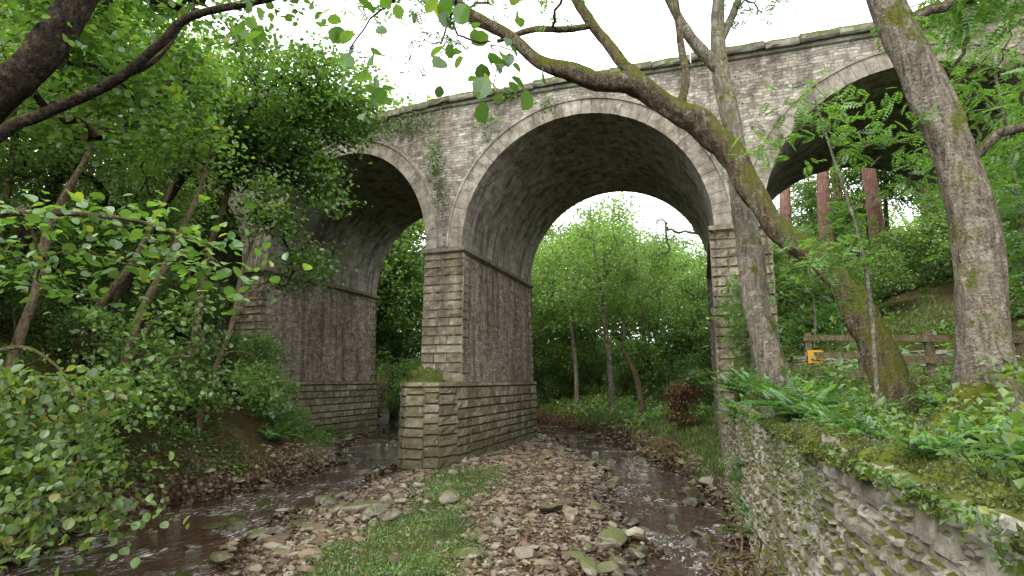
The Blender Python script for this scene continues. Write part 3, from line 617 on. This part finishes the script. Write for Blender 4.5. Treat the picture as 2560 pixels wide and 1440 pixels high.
V1=variant('woodland_tree',13,3.4,130,.24,75,L_bg,B_br,'tall leafy deciduous tree in the valley wood',GL,31,low=.2)
V2=variant('woodland_tree',11,3.,110,.22,75,L_fg,B_br,'green deciduous tree in the valley wood',GL,32,1.,.18)
V3=variant('woodland_tree',12,2.5,80,.19,65,L_bg,B_sc,'light green slender tree in the valley wood',GL,33,1.2,.35,r=.13)
V4=variant('woodland_tree',9,2.6,95,.14,80,L_fg,B_dk,'dark leafy tree on the steep wooded bank',GL,34,1.6,.4,r=.13)
V5=variant('woodland_tree',10,2.3,85,.14,80,L_bg,B_br,'bending green tree on the steep wooded bank',GL,35,1.8,.35,r=.12)
S1=variant('understorey_shrub',2.6,1.5,60,.13,60,L_bg,B_br,'leafy green shrub of the woodland understorey','woodland shrubs',36,.3,.02,r=.03,sp=(.25,.2))
S2=variant('understorey_shrub',2.2,1.3,50,.14,55,L_fg,B_br,'dark green shrub of the woodland understorey','woodland shrubs',37,.3,.0,r=.03,sp=(.25,.2))
for s in (S1,S2):s['category']='shrub'
used=set()
def place(v,x,y,sc=1.,rz=None):
    z=float(H(x,y));rz=random.uniform(0,6.28) if rz is None else rz
    if v.name in used:return copy_thing(v,(x,y,z-.05),rz,sc)
    used.add(v.name);v.location=(x,y,z-.05);v.rotation_euler=(0,0,rz);v.scale=(sc,)*3;return v
BG=[(V3,-5.2,34.5,1.15),(V1,-10,46,1.15),(V3,-3.4,39,1.0),(V2,-.8,36,.68),(V1,-13.5,52,1.25),(V3,-6,47,1.35),(V3,.8,47,1.0),(V3,-12.8,43,1.15),(V2,1.8,32.5,.72),(V3,-8.6,40.5,1.15),
(V1,-18,56,1.3),(V2,-21,50,1.2),(V1,-26,60,1.4),(V2,-31,62,1.4),(V1,-22.5,40.5,1.15),(V2,-15.5,37,.7),(V1,-26.5,37,1.75),(V3,-30,41,1.7),(V1,-22.8,35.5,1.35),(V1,-24.6,32,1.3),(V1,-32,35,1.8),(V1,-29,46,1.6),(V2,-35,50,1.5),
(V1,-39,40,1.7),(V2,-42,34,1.6),(V1,-34,30,1.6),(V3,-28.5,29.5,1.6),(V1,-28.3,34.5,1.9),(V1,-26,39,2.1),(V1,-23.2,40,1.85),(V2,-8,60,1.3),(V1,-2,60,1.1),(V1,6,56,1.),(V2,10,50,1.),(V1,14,60,1.2),(V2,-14,64,1.5),(V1,-22,70,1.6),(V1,5,44,.9),(V2,7,40,.8),(V3,11,38,.9),(V2,9.6,36.5,.75),(V2,12.6,36,.8),(V3,6.8,37,.75),(V1,16,42,.9),(V2,20,48,1.),(V1,13,33,.7),(V3,18,34,.8),(V2,24,40,1.),(V1,-46,48,1.6),(V2,-40,60,1.6),(V1,-5,72,1.3),(V2,6,74,1.2),(V1,-32,74,1.7),(V1,-48,70,1.7),(V2,18,72,1.3),(V1,-12,75,1.5),(V2,-19,43.5,.95),(V3,-3.5,54,1.15)]
for v,x,y,s in BG:place(v,x,y,s)
LB=[(V5,-21.7,17.2,.9),(V4,-21,13,1.1),(V5,-25.5,16,1.15),(V4,-24,11,1.2),(V5,-17.8,9.5,.95),(V4,-20.5,8,1.1),(V5,-26,13.5,1.3),(V4,-29,18.5,1.2),(V4,-18.5,6.5,1.1),(V5,-22,5,1.2),(V4,-30,14,1.4),(V5,-31,9,1.4),(V4,-26,7,1.3),(V5,-16.5,4.2,1.),(V4,-34,18,1.5),(V5,-35,12,1.5),(V2,-31,22,1.2),(V1,-38,22,1.5),(V5,-18.9,14.8,.75)]
for v,x,y,s in LB:place(v,x,y,s)
random.seed(9)
for i in range(42):
    x=random.uniform(-30,-14.8);y=random.uniform(6,21)
    if float(edges(x,y)[0])<1.3:continue
    place(random.choice([S1,S1,S2]),x,y,random.uniform(.5,1.0))
for (x,y,s) in [(-15,16.2,.6),(-15.6,18,.6),(-13.2,7,.45),(-14.1,17.3,.4),(-12.4,6.6,.5),(-12.9,8.6,.4)]:place(S1,x,y,s)
for i in range(95):
    y=random.uniform(31,60);x=random.uniform(-34,14)
    dl,m,dr,inn=[float(a) for a in edges(x,y)]
    if inn>-1.0 or (0<m<1.5):continue
    place(random.choice([S1,S1,S2]),x,y,random.uniform(.7,1.7))
for (x,y,s) in [(4.5,17.6,.6),(6.5,17.5,.7),(8,15.5,.8),(3.4,22,.6),(5.5,22,.6),(9,20,.8),(11,17,1.2),(3.2,28.5,.8),(6.5,27,.6),(10,26,.8),(-.2,30.5,.7),(9,10.5,1.),(-15.2,31.5,1.1),(-13.3,33.5,1.2),(-17.3,31.5,1.),(-18,34,1.4),(-19.5,37,1.6),(7.5,19,.8),(6,19.5,.6),(4.6,19.6,.5),(8.2,22,.6),(10.5,22,.9),(12.5,20,1.1),(7.2,24.5,.5),(5,25,.5),(9.2,17.5,.8)]:place(S1 if s>.55 else S2,x,y,s)
for (x,y,s) in [(11.5,14,1.),(15,24,1.),(17,16,1.2)]:place(V5,x,y,s)
rg=np.random.default_rng(90);n=60000;X=rg.uniform(-75,45,n);Y=rg.uniform(76,92,n);top=(9+7*fbm(X*.12,Y*.12,5)+2.5*fbm(X*.5,Y*.5,6))*(1+.5*ss(-20,-35,X))
Z=H(X,Y)+top*rg.uniform(0,1,n)**.8;g=Geo();scatter(g,np.c_[X,Y,Z],rg.uniform(.5,1.0,n),T_S,-.2,rot=rg);tag(build('distant_woodland',g,L_bg),'far off green wood closing the valley','woodland',kind='stuff')
def pine(x,y,h,seed,lab,lean=0):
    rg=np.random.default_rng(seed);z=float(H(x,y));t=ell((x+lean,y,z+h*.84),(2.8,2.4,h*.17),70,rg,.3)
    return make_tree('pine_tree',[(x,y,z-.4,.38),(x+lean*.1,y,z+h*.3,.32),(x+lean*.6,y,z+h*.65,.25),(x+lean,y,z+h*.97,.08)],t,L_pn,B_pn,.24,110,(.42,.22),T_N,9,.014,lab,'tree','tall scots pines behind the bridge',seed)
for i,(x,y,h) in enumerate([(6.5,32,12.5),(8.4,30.5,11.8),(4.9,34,13.5),(11.5,33,13),(14,36,14),(9.6,42,14.5),(17.5,31,13.5)]):pine(x,y,h,50+i,'tall pine tree with bare reddish trunk behind the bridge',.4*(-1)**i)
t=np.vstack([ell((-.6,38,13.2),(2.4,2,1.3),50,rg),ell((-2.4,38,11.6),(1.2,1,.6),10,rg,.1)])
make_tree('pine_tree',[(3.4,38,2.5,.3),(3.1,38,7,.25),(2.0,38,10.6,.2),(0.,38,13,.1)],t,L_pn,B_br,.24,110,(.36,.18),T_N,8,.014,'scots pine leaning out with dark spreading boughs','tree',seed=59)
make_tree('dead_tree',[(-2.9,30,.8,.2),(-3.05,30,2.2,.17),(-3.3,30,3.5,.14),(-3.8,30,4.6,.08)],[],None,B_tn,label='bare broken trunk leaning on the grassy bank',cat='tree')
t=ell((-.45,24.2,2.1),(1.0,.9,.8),36,rg,.1)
make_tree('dead_shrub',[(-.3,24.2,1.,.04),(-.4,24.2,2.0,.03),(-.5,24.2,2.9,.015)],t,L_br,B_br,.12,50,(.2,.16),T_S,5,.005,'withered reddish brown shrub beside the far bank','shrub',seed=60)
def roots(name,cen,ext,n,r,label,seed):
    rg=np.random.default_rng(seed);g=Geo()
    for i in range(n):
        p=np.array(cen)+rg.uniform(-1,1,3)*np.array(ext)*.5;pts=[p];d=rg.normal(0,1,3);d[2]*=.4;d/=np.linalg.norm(d)
        for k in range(7):
            d=d+rg.normal(0,.7,3);d/=np.linalg.norm(d);p=p+d*np.array(ext)*.2;pts.append(p)
        pts=catmull(pts,3);tube(g,pts,np.linspace(r,r*.2,len(pts)),5)
    tag(build(name,g,B_rt,None,tuple(cen),smooth=True),label,'roots')
roots('tree_roots',(.4,8.4,.5),(.55,.7,.7),34,.022,'tangled pale yellow roots at the foot of the wall',1)
roots('tree_roots',(-1.3,22.3,.65),(.9,2.0,.5),60,.018,'bare washed out roots hanging from the eroded bank',2)
GF='ferns along the bank'
def fern(x,y,z,s,seed):
    rg=np.random.default_rng(seed);g=Geo();n=22
    yaw=np.linspace(0,6.28,n)+rg.normal(0,.15,n)
    scatter(g,np.tile([x,y,z],(n,1))+rg.normal(0,.03,(n,3)),s*rg.uniform(.75,1.1,n),T_Fern,.85,.2,.05,yaw,rg)
    o=build('fern',g,L_fn,None,(x,y,z));tag(o,'arching green fern growing on the bank','fern',GF)
for i,(x,y,s) in enumerate([(1.24,10,.85),(1.4,9.3,.75),(1.5,8.4,.5),(1.0,11.8,.75),(1.0,13,.7),(2.1,8.6,.4),(1.55,11.4,.5),(2.9,8.6,.4),(3.1,7.6,.4),(1.05,14.8,.8),(1.0,16.2,.9),(1.2,7.9,.45),(1.0,17.2,.9),(1.45,6.2,.33),(2.0,5.4,.33),(1.3,17.9,.9),(1.35,7.2,.35),(1.5,4.8,.28),(2.2,4.6,.33),(1.75,4.2,.3),(2.6,5.,.36)]):fern(x,y,float(H(x,y))+.08,s,i)
for i,(x,y) in enumerate([(-14.0,7.6),(-14.4,10.2),(-13.7,15.8),(-15,14),(-16,12.2),(-1,31),(-3.5,33),(3.2,18),(4.2,19.4),(-13.2,9.2),(-14.9,17.2)]):fern(x,y,float(H(x,y))+.1,.8,30+i)
def mound(x,y,z,r,seed,label,lf=.03):
    rg=np.random.default_rng(seed);n=30;m=12;g=Geo()
    def S(a,ph):
        rr=1+.9*(fbm(np.cos(a)*1.8+seed,np.sin(a)*1.8+ph*2,seed)-.5)
        return np.stack([x+np.cos(a)*np.cos(ph)*r[0]*rr,y+np.sin(a)*np.cos(ph)*r[1]*rr,z+np.sin(ph)*r[2]*rr*(.5+1.*fbm(np.cos(a)*np.cos(ph)*3+seed,np.sin(a)*np.cos(ph)*3,seed+7))],-1)
    A,Pq=np.meshgrid(np.arange(n)/n*2*np.pi,np.arange(m+1)/m*np.pi/2);V=S(A.ravel(),Pq.ravel())-np.array([0,0,.01])
    F=[(j*n+i,j*n+(i+1)%n,(j+1)*n+(i+1)%n,(j+1)*n+i) for j in range(m) for i in range(n)];g.add(V,np.array(F))
    o=build('moss_mound',g,M_ms,None,(x,y,z),smooth=True);tag(o,label,'moss')
    k=int(5000*r[0]*r[1]/.25*(.035/lf)**1.3)+600;C=S(rg.uniform(0,6.283,k),np.arcsin(rg.uniform(0,1,k)))+rg.normal(0,.008,(k,3))
    g=Geo();scatter(g,C,lf*rg.uniform(.6,1.3,k),T_S,.7,.5,.8,rot=rg)
    build('moss_tufts',g,L_ms,o,(x,y,z))
mound(-9.1,17.75,3.02,(.72,.62,.45),1,'thick green moss cap on the bridge pier ledge',.04)
for i,(x,y,r) in enumerate([(1.48,5.2,(.4,.55,.26)),(1.2,7.,(.3,.5,.22)),(1.5,4.,(.32,.45,.2)),(1.5,3.,(.25,.4,.14)),(1.15,8.3,(.24,.4,.18)),(1.28,6.,(.26,.35,.18)),(1.08,9.6,(.22,.4,.18))]):mound(x,y,2.36,r,2+i,'bright green moss cushion on top of the wall',.026)
mound(2.5,6.2,2.3,(.7,.6,.5),9,'bright green moss heaped around the ash trunk',.03)
C=[]
rgi=np.random.default_rng(77)
for cx,cz,w_,h_,n in [(-10.9,13.4,.9,.3,500),(-9.5,11.7,.2,.6,200),(-7.4,12.8,.3,.25,100),(-6.6,13.9,.3,.2,200),(-9.3,10.2,.15,.5,100),(-13.4,13.8,.9,.3,500),(1.5,12.,.3,.6,90),(-5,13.2,.25,.2,50),(1.2,5.6,.35,.9,260)]:
    k=0;tr_=0
    while k<n and tr_<n*40:
        tr_+=1
        s=cx+rgi.normal(0,w_);z=cz+rgi.normal(0,h_)
        if z>14.4 or (z>ZS and z<zb(s,.0)) or (z<=ZS and not .6<s<2.2):continue
        C.append(M(s,-.1-abs(rgi.normal(0,.12)),z));k+=1
g=Geo();scatter(g,C,rgi.uniform(.07,.15,len(C)),T_S,-.5,.5,.6,rot=rgi);tag(build('ivy',g,L_fg),'green creepers clinging to the stone face of the bridge','creeper',kind='stuff')
# ---------------------------------------------------------------- ground cover
def cover(name,n,region,accept,leaf,hgt,temp,mat,label,cat,pitch=.2,seed=0,pj=.5):
    rg=np.random.default_rng(seed);X=rg.uniform(region[0],region[1],n);Y=region[2]+(region[3]-region[2])*rg.uniform(0,1,n)**1.25
    k=rg.uniform(0,1,n)<accept(X,Y);X=X[k];Y=Y[k];cl=fbm(X*1.6,Y*1.6,seed+3)
    Z=H(X,Y)+rg.uniform(0,1,len(X))*hgt*np.clip(cl*3.2-1.0,.05,1.4)
    g=Geo();scatter(g,np.c_[X,Y,Z],leaf*rg.uniform(.5,1.3,len(X)),temp,pitch,pj,.5,rot=rg)
    tag(build(name,g,mat),label,cat,kind='stuff')
nopier=lambda X,Y:~(((X>-10.2)&(X<-8.)&(Y>16.9)&(Y<28.5))|((X>.5)&(X<2.3)&(Y>18.8)&(Y<28.3)))
cover('bank_undergrowth',90000,(-28,-11,4,30),lambda X,Y:(edges(X,Y)[0]>.35)*ss(.38,.54,fbm(X*.6,Y*.6,8))*.9,.13,.5,T_S,L_fg,'low leafy plants covering the steep wooded bank','undergrowth',seed=1)
cover('wall_top_plants',50000,(1.2,5.2,2.2,18),lambda X,Y:(X>wallx(Y)+.45)*np.exp(-(X-wallx(Y)-.5)/2.4)*ss(.38,.54,fbm(X*1.7,Y*1.7,14)),.08,.5,T_S,L_yl,'small yellow green plants trailing over the wall top','plants',seed=2)
cover('wall_top_grass',36000,(1.2,6,2.2,18),lambda X,Y:(X>wallx(Y)+.42)*ss(.36,.52,fbm(X*1.3,Y*1.3,64)),.15,.02,T_G,L_gr,'wispy grass on the bank above the wall','grass',.7,seed=12,pj=.5)
cover('far_undergrowth',60000,(-34,16,28,60),lambda X,Y:veg(X,Y)*.9,.24,.6,T_S,L_bg,'leafy undergrowth beneath the trees beyond the bridge','undergrowth',seed=3)
cover('hillside_undergrowth',42000,(2.2,16,11,32),lambda X,Y:ss(.42,.58,fbm(X*.5,Y*.5,28))*nopier(X,Y),.17,.6,T_S,L_rw,'scattered green plants on the wooded hillside','undergrowth',seed=4)
cover('bar_grass',44000,(-9,-2.5,6.5,18.5),lambda X,Y:gpatch(X,Y)*nopier(X,Y),.12,.02,T_G,L_gr,'grass growing on the gravel bar','grass',.6,seed=5,pj=.55)
cover('bar_herbs',24000,(-9,-2.5,6.5,18.5),lambda X,Y:gpatch(X,Y)*nopier(X,Y)*ss(.38,.6,fbm(X*1.1,Y*1.1,33)),.055,.3,T_S,L_fg,'small herbs among the grass on the gravel bar','herbs',.2,seed=6)
cover('bank_grass',50000,(-12,1,18.5,38),lambda X,Y:((edges(X,Y)[2]>.05)&(X<.6))*1.*nopier(X,Y),.24,.02,T_G,L_gr,'long grass on the bank under the arch','grass',.8,seed=7,pj=.45)
cover('shore_grass',30000,(-19,-11,6,32),lambda X,Y:(edges(X,Y)[0]>.3)*ss(3.0,1.5,edges(X,Y)[0])*ss(.45,.6,fbm(X*.7,Y*.7,43)),.16,.02,T_G,L_gr,'patchy grass along the stony shore','grass',.9,seed=8,pj=.4)
rg=np.random.default_rng(70);n=3800;Y=rg.uniform(1.5,18.5,n);k=ss(.5,.66,fbm(Y*1.3,Y*0,50));Z=2.5-np.abs(rg.normal(0,.2,n))*(.25+2.6*k);Xw=wallx(Y)+.10*(Z+.35)-.03-rg.uniform(0,.09,n)
g=Geo();scatter(g,np.c_[Xw,Y,Z],rg.uniform(.025,.065,n),T_S,-.5,.5,.6,rot=rg);tag(build('wall_creepers',g,L_yl),'small plants and moss hanging down the wall face','plants',kind='stuff')
# ---------------------------------------------------------------- stones
def rock_temp(sub,seed):
    bm=bmesh.new();bmesh.ops.create_icosphere(bm,subdivisions=sub,radius=.5);rs=random.Random(seed)
    V=np.array([v.co[:] for v in bm.verts]);F=np.array([[v.index for v in f.verts] for f in bm.faces]);bm.free()
    for k in range(6):
        n=np.array([rs.gauss(0,1) for _ in range(3)]);n/=np.linalg.norm(n);d=V@n;c=rs.uniform(.2,.34);V=V-np.outer(np.maximum(d-c,0),n)
    V*=np.array([1.2,.85,.5]);return V,F
RT1=[rock_temp(1,i) for i in range(4)]
def stones(name,X,Y,S,mat,label,seed):
    rg=np.random.default_rng(seed);g=Geo();w=rg.integers(0,4,len(X));Z=np.maximum(H(X,Y),-.10)
    for k in range(4):
        s=w==k;a=rg.uniform(0,6.28,s.sum());N=len(a)
        TV,TF=RT1[k];cx,sx=np.cos(a),np.sin(a);sz=S[s][:,None]*rg.uniform(.7,1.3,(N,3))
        L=TV[None]*sz[:,None];ta=rg.normal(0,.28,N)
        x=L[...,0];y=L[...,1]*np.cos(ta)[:,None]-L[...,2]*np.sin(ta)[:,None];z=L[...,1]*np.sin(ta)[:,None]+L[...,2]*np.cos(ta)[:,None]
        P=np.stack([X[s][:,None]+x*cx[:,None]-y*sx[:,None],Y[s][:,None]+x*sx[:,None]+y*cx[:,None],Z[s][:,None]+z+.08*S[s][:,None]],-1)
        m=len(TV);g.add(P.reshape(-1,3),(TF[None]+(np.arange(N)*m)[:,None,None]).reshape(-1,3))
    tag(build(name,g,mat),label,'gravel',kind='stuff')
def gravel_ok(X,Y):
    dl,m,dr,inn=edges(X,Y)
    return (((m>-.3)&(Y<34))|((dl>-1.2)&(dl<.1+1.1*(Y>15)))|((inn>0)&(rng.uniform(0,1,len(X))<.6*(fbm(X*.8,Y*.8,71)>.48)))|((dr>-.3)&(dr<.5)&(Y>14)))&nopier(X,Y)&(X<wallx(Y)+.05)
n=84000;X=rng.uniform(-20,.8,n);Y=5.5+28*rng.uniform(0,1,n)**1.5;k=gravel_ok(X,Y)&(rng.uniform(0,1,n)>gpatch(X,Y)*.85);X=X[k];Y=Y[k]
S=np.exp(rng.normal(-2.7,.6,len(X)))*(1+.015*Y);stones('gravel',X,Y,np.clip(S,.03,.45),M_pb,'loose brown river gravel and cobbles',3)
RK=[]
for i in range(6):
    V,F=rock_temp(3,20+i);V=V*(1+.12*(fbm(V[:,0]*4+i,V[:,1]*4+V[:,2]*3,i)-.5)[:,None]*2);g=Geo();g.add(V,F);RK.append(build('river_rock',g,M_rk,smooth=False))
RK_used=set();random.seed(4)
def rock(x,y,s,i=None):
    i=random.randrange(6) if i is None else i;o=RK[i]
    if i in RK_used:o=o.copy();coll.objects.link(o)
    RK_used.add(i);o.location=(x,y,max(float(H(x,y)),-.08)+.12*s);o.rotation_euler=(random.gauss(0,.15),random.gauss(0,.15),random.uniform(0,6.28));o.scale=(s,s*random.uniform(.8,1.1),s*random.uniform(.75,1.2))
    tag(o,'weathered brown rock lying in the stream bed','rock','rocks in the stream bed')
rock(-3.72,8.9,.6,0);rock(-1.8,9.3,.5,1);rock(-7.4,11.4,.8,2);rock(-6.8,11.0,.7,3);rock(-1.6,12.8,.5,4);rock(-8.3,9.4,.6,5)
c=6;tr_=0
while c<295 and tr_<20000:
    tr_+=1
    y=6.3+19*random.random()**1.3;x=random.uniform(-18,.4)
    dl,m,dr,inn=[float(a) for a in edges(x,y)]
    ok=(inn>0 and random.random()<.85) or (-.8<m<.5) or (-1.8<dl<.5) or (m>0 and random.random()<.25)
    if not ok or not bool(nopier(np.array(x),np.array(y))) or x>float(wallx(y))-.2:continue
    rock(x,y,random.uniform(.2,.5)*(1+.5*(random.random()<.25)));c+=1
# ---------------------------------------------------------------- fence and sign
FB=(2.3,14,2.85);fe=empty('wooden_fence',FB,'weathered post and rail wooden fence on the bank','fence')
def box(g,p0,p1,w,h):
    p0=np.array(p0,float);p1=np.array(p1,float);D=p1-p0;D/=np.linalg.norm(D);a=np.array([0,0,1.]) if abs(D[2])<.9 else np.array([0,1.,0]);s=np.cross(D,a);s/=np.linalg.norm(s);u=np.cross(s,D);b=min(.006,w*.4,h*.4)
    V=[];k=[(-w+b,-h),(w-b,-h),(w,-h+b),(w,h-b),(w-b,h),(-w+b,h),(-w,h-b),(-w,-h+b)]
    for p in (p0,p1):
        for (i,j) in k:V.append(p+s*i+u*j)
    F=[(i,(i+1)%8,8+(i+1)%8,8+i) for i in range(8)]+[(0,1,2,7),(7,2,3,6),(6,3,4,5),(8,15,10,9),(15,14,11,10),(14,13,12,11)];g.add(V,np.array(F))
fp=[(2.3,14.),(3.0,12.67),(3.7,11.33),(4.4,10.),(5.1,8.7),(5.8,7.4)]
tops=[4.08,3.98,3.86,3.74,3.62,3.52]
for (x,y),tz in zip(fp,tops):
    g=Geo();box(g,(x,y,tz-1.4),(x,y,tz+.06),.06,.06);build('post',g,B_fc,fe,FB)
for i in range(5):
    for dz in (-.06,-.42,-.78):
        g=Geo();(x0,y0),(x1,y1)=fp[i],fp[i+1];o=-.08
        box(g,(x0+o,y0+o*.5,tops[i]+dz),(x1+o,y1+o*.5,tops[i+1]+dz),.022,.06);build('rail',g,B_fc,fe,FB)
def flat(name,c,rough=.5):
    m,nt=newmat(name);tc=nd(nt,'ShaderNodeTexCoord').outputs['Object'];cc=mix(nt,noise(nt,tc,12,3),c,tuple(x*.75 for x in c));out(nt,nd(nt,'ShaderNodeBsdfPrincipled',{'Base Color':cc,'Roughness':rough}).outputs[0]);return m
se=empty('warning_sign',(2.36,13.7,3.6),'small square yellow notice fixed to the fence','sign')
g=Geo();box(g,(2.36,13.7,3.46),(2.36,13.7,3.74),.14,.008);build('sign_panel',g,flat('yellow_plastic',(.75,.35,.015)),se,(2.36,13.7,3.6))
g=Geo();box(g,(2.28,13.685,3.54),(2.45,13.685,3.51),.004,.012);build('sign_marking',g,flat('black_print',(.02,.02,.02)),se,(2.36,13.7,3.6))
# ---------------------------------------------------------------- light
w=bpy.data.worlds.new('World');scene.world=w;w.use_nodes=True;nt=w.node_tree;nt.nodes.clear()
sk=nd(nt,'ShaderNodeTexSky',sky_type='NISHITA',sun_disc=False,sun_elevation=R(52),sun_rotation=R(200),air_density=1.5,dust_density=4.)
b1=nd(nt,'ShaderNodeBackground',{'Color':sk.outputs[0],'Strength':.08})
gco=nd(nt,'ShaderNodeTexCoord').outputs['Generated'];cn=noise(nt,gco,2.2,4)
b2=nd(nt,'ShaderNodeBackground',{'Color':ramp(nt,cn,[(.3,(.90,.92,.94)),(.7,(1.,1.,.99))]),'Strength':3.4})
ad=nd(nt,'ShaderNodeAddShader',{0:b1.outputs[0],1:b2.outputs[0]});nd(nt,'ShaderNodeOutputWorld',{'Surface':ad.outputs[0]})
L=bpy.data.lights.new('sun','SUN');L.energy=1.5;L.angle=R(14);L.color=(1,.96,.88);lo=bpy.data.objects.new('sun',L);coll.objects.link(lo)
d=Vector((-.35,-.75,1.15)).normalized();lo.rotation_euler=d.to_track_quat('Z','Y').to_euler()
cam=bpy.data.cameras.new('camera');cam.sensor_width=36;cam.lens=1400/2560*36;cam.clip_end=1000;cam.clip_start=.05
co=bpy.data.objects.new('camera',cam);coll.objects.link(co);co.location=(0,0,3.1);co.rotation_euler=(R(90)+math.atan(230/1400),0,R(18.5));scene.camera=co
scene.view_settings.view_transform='Standard';scene.view_settings.look='None';scene.view_settings.exposure=0
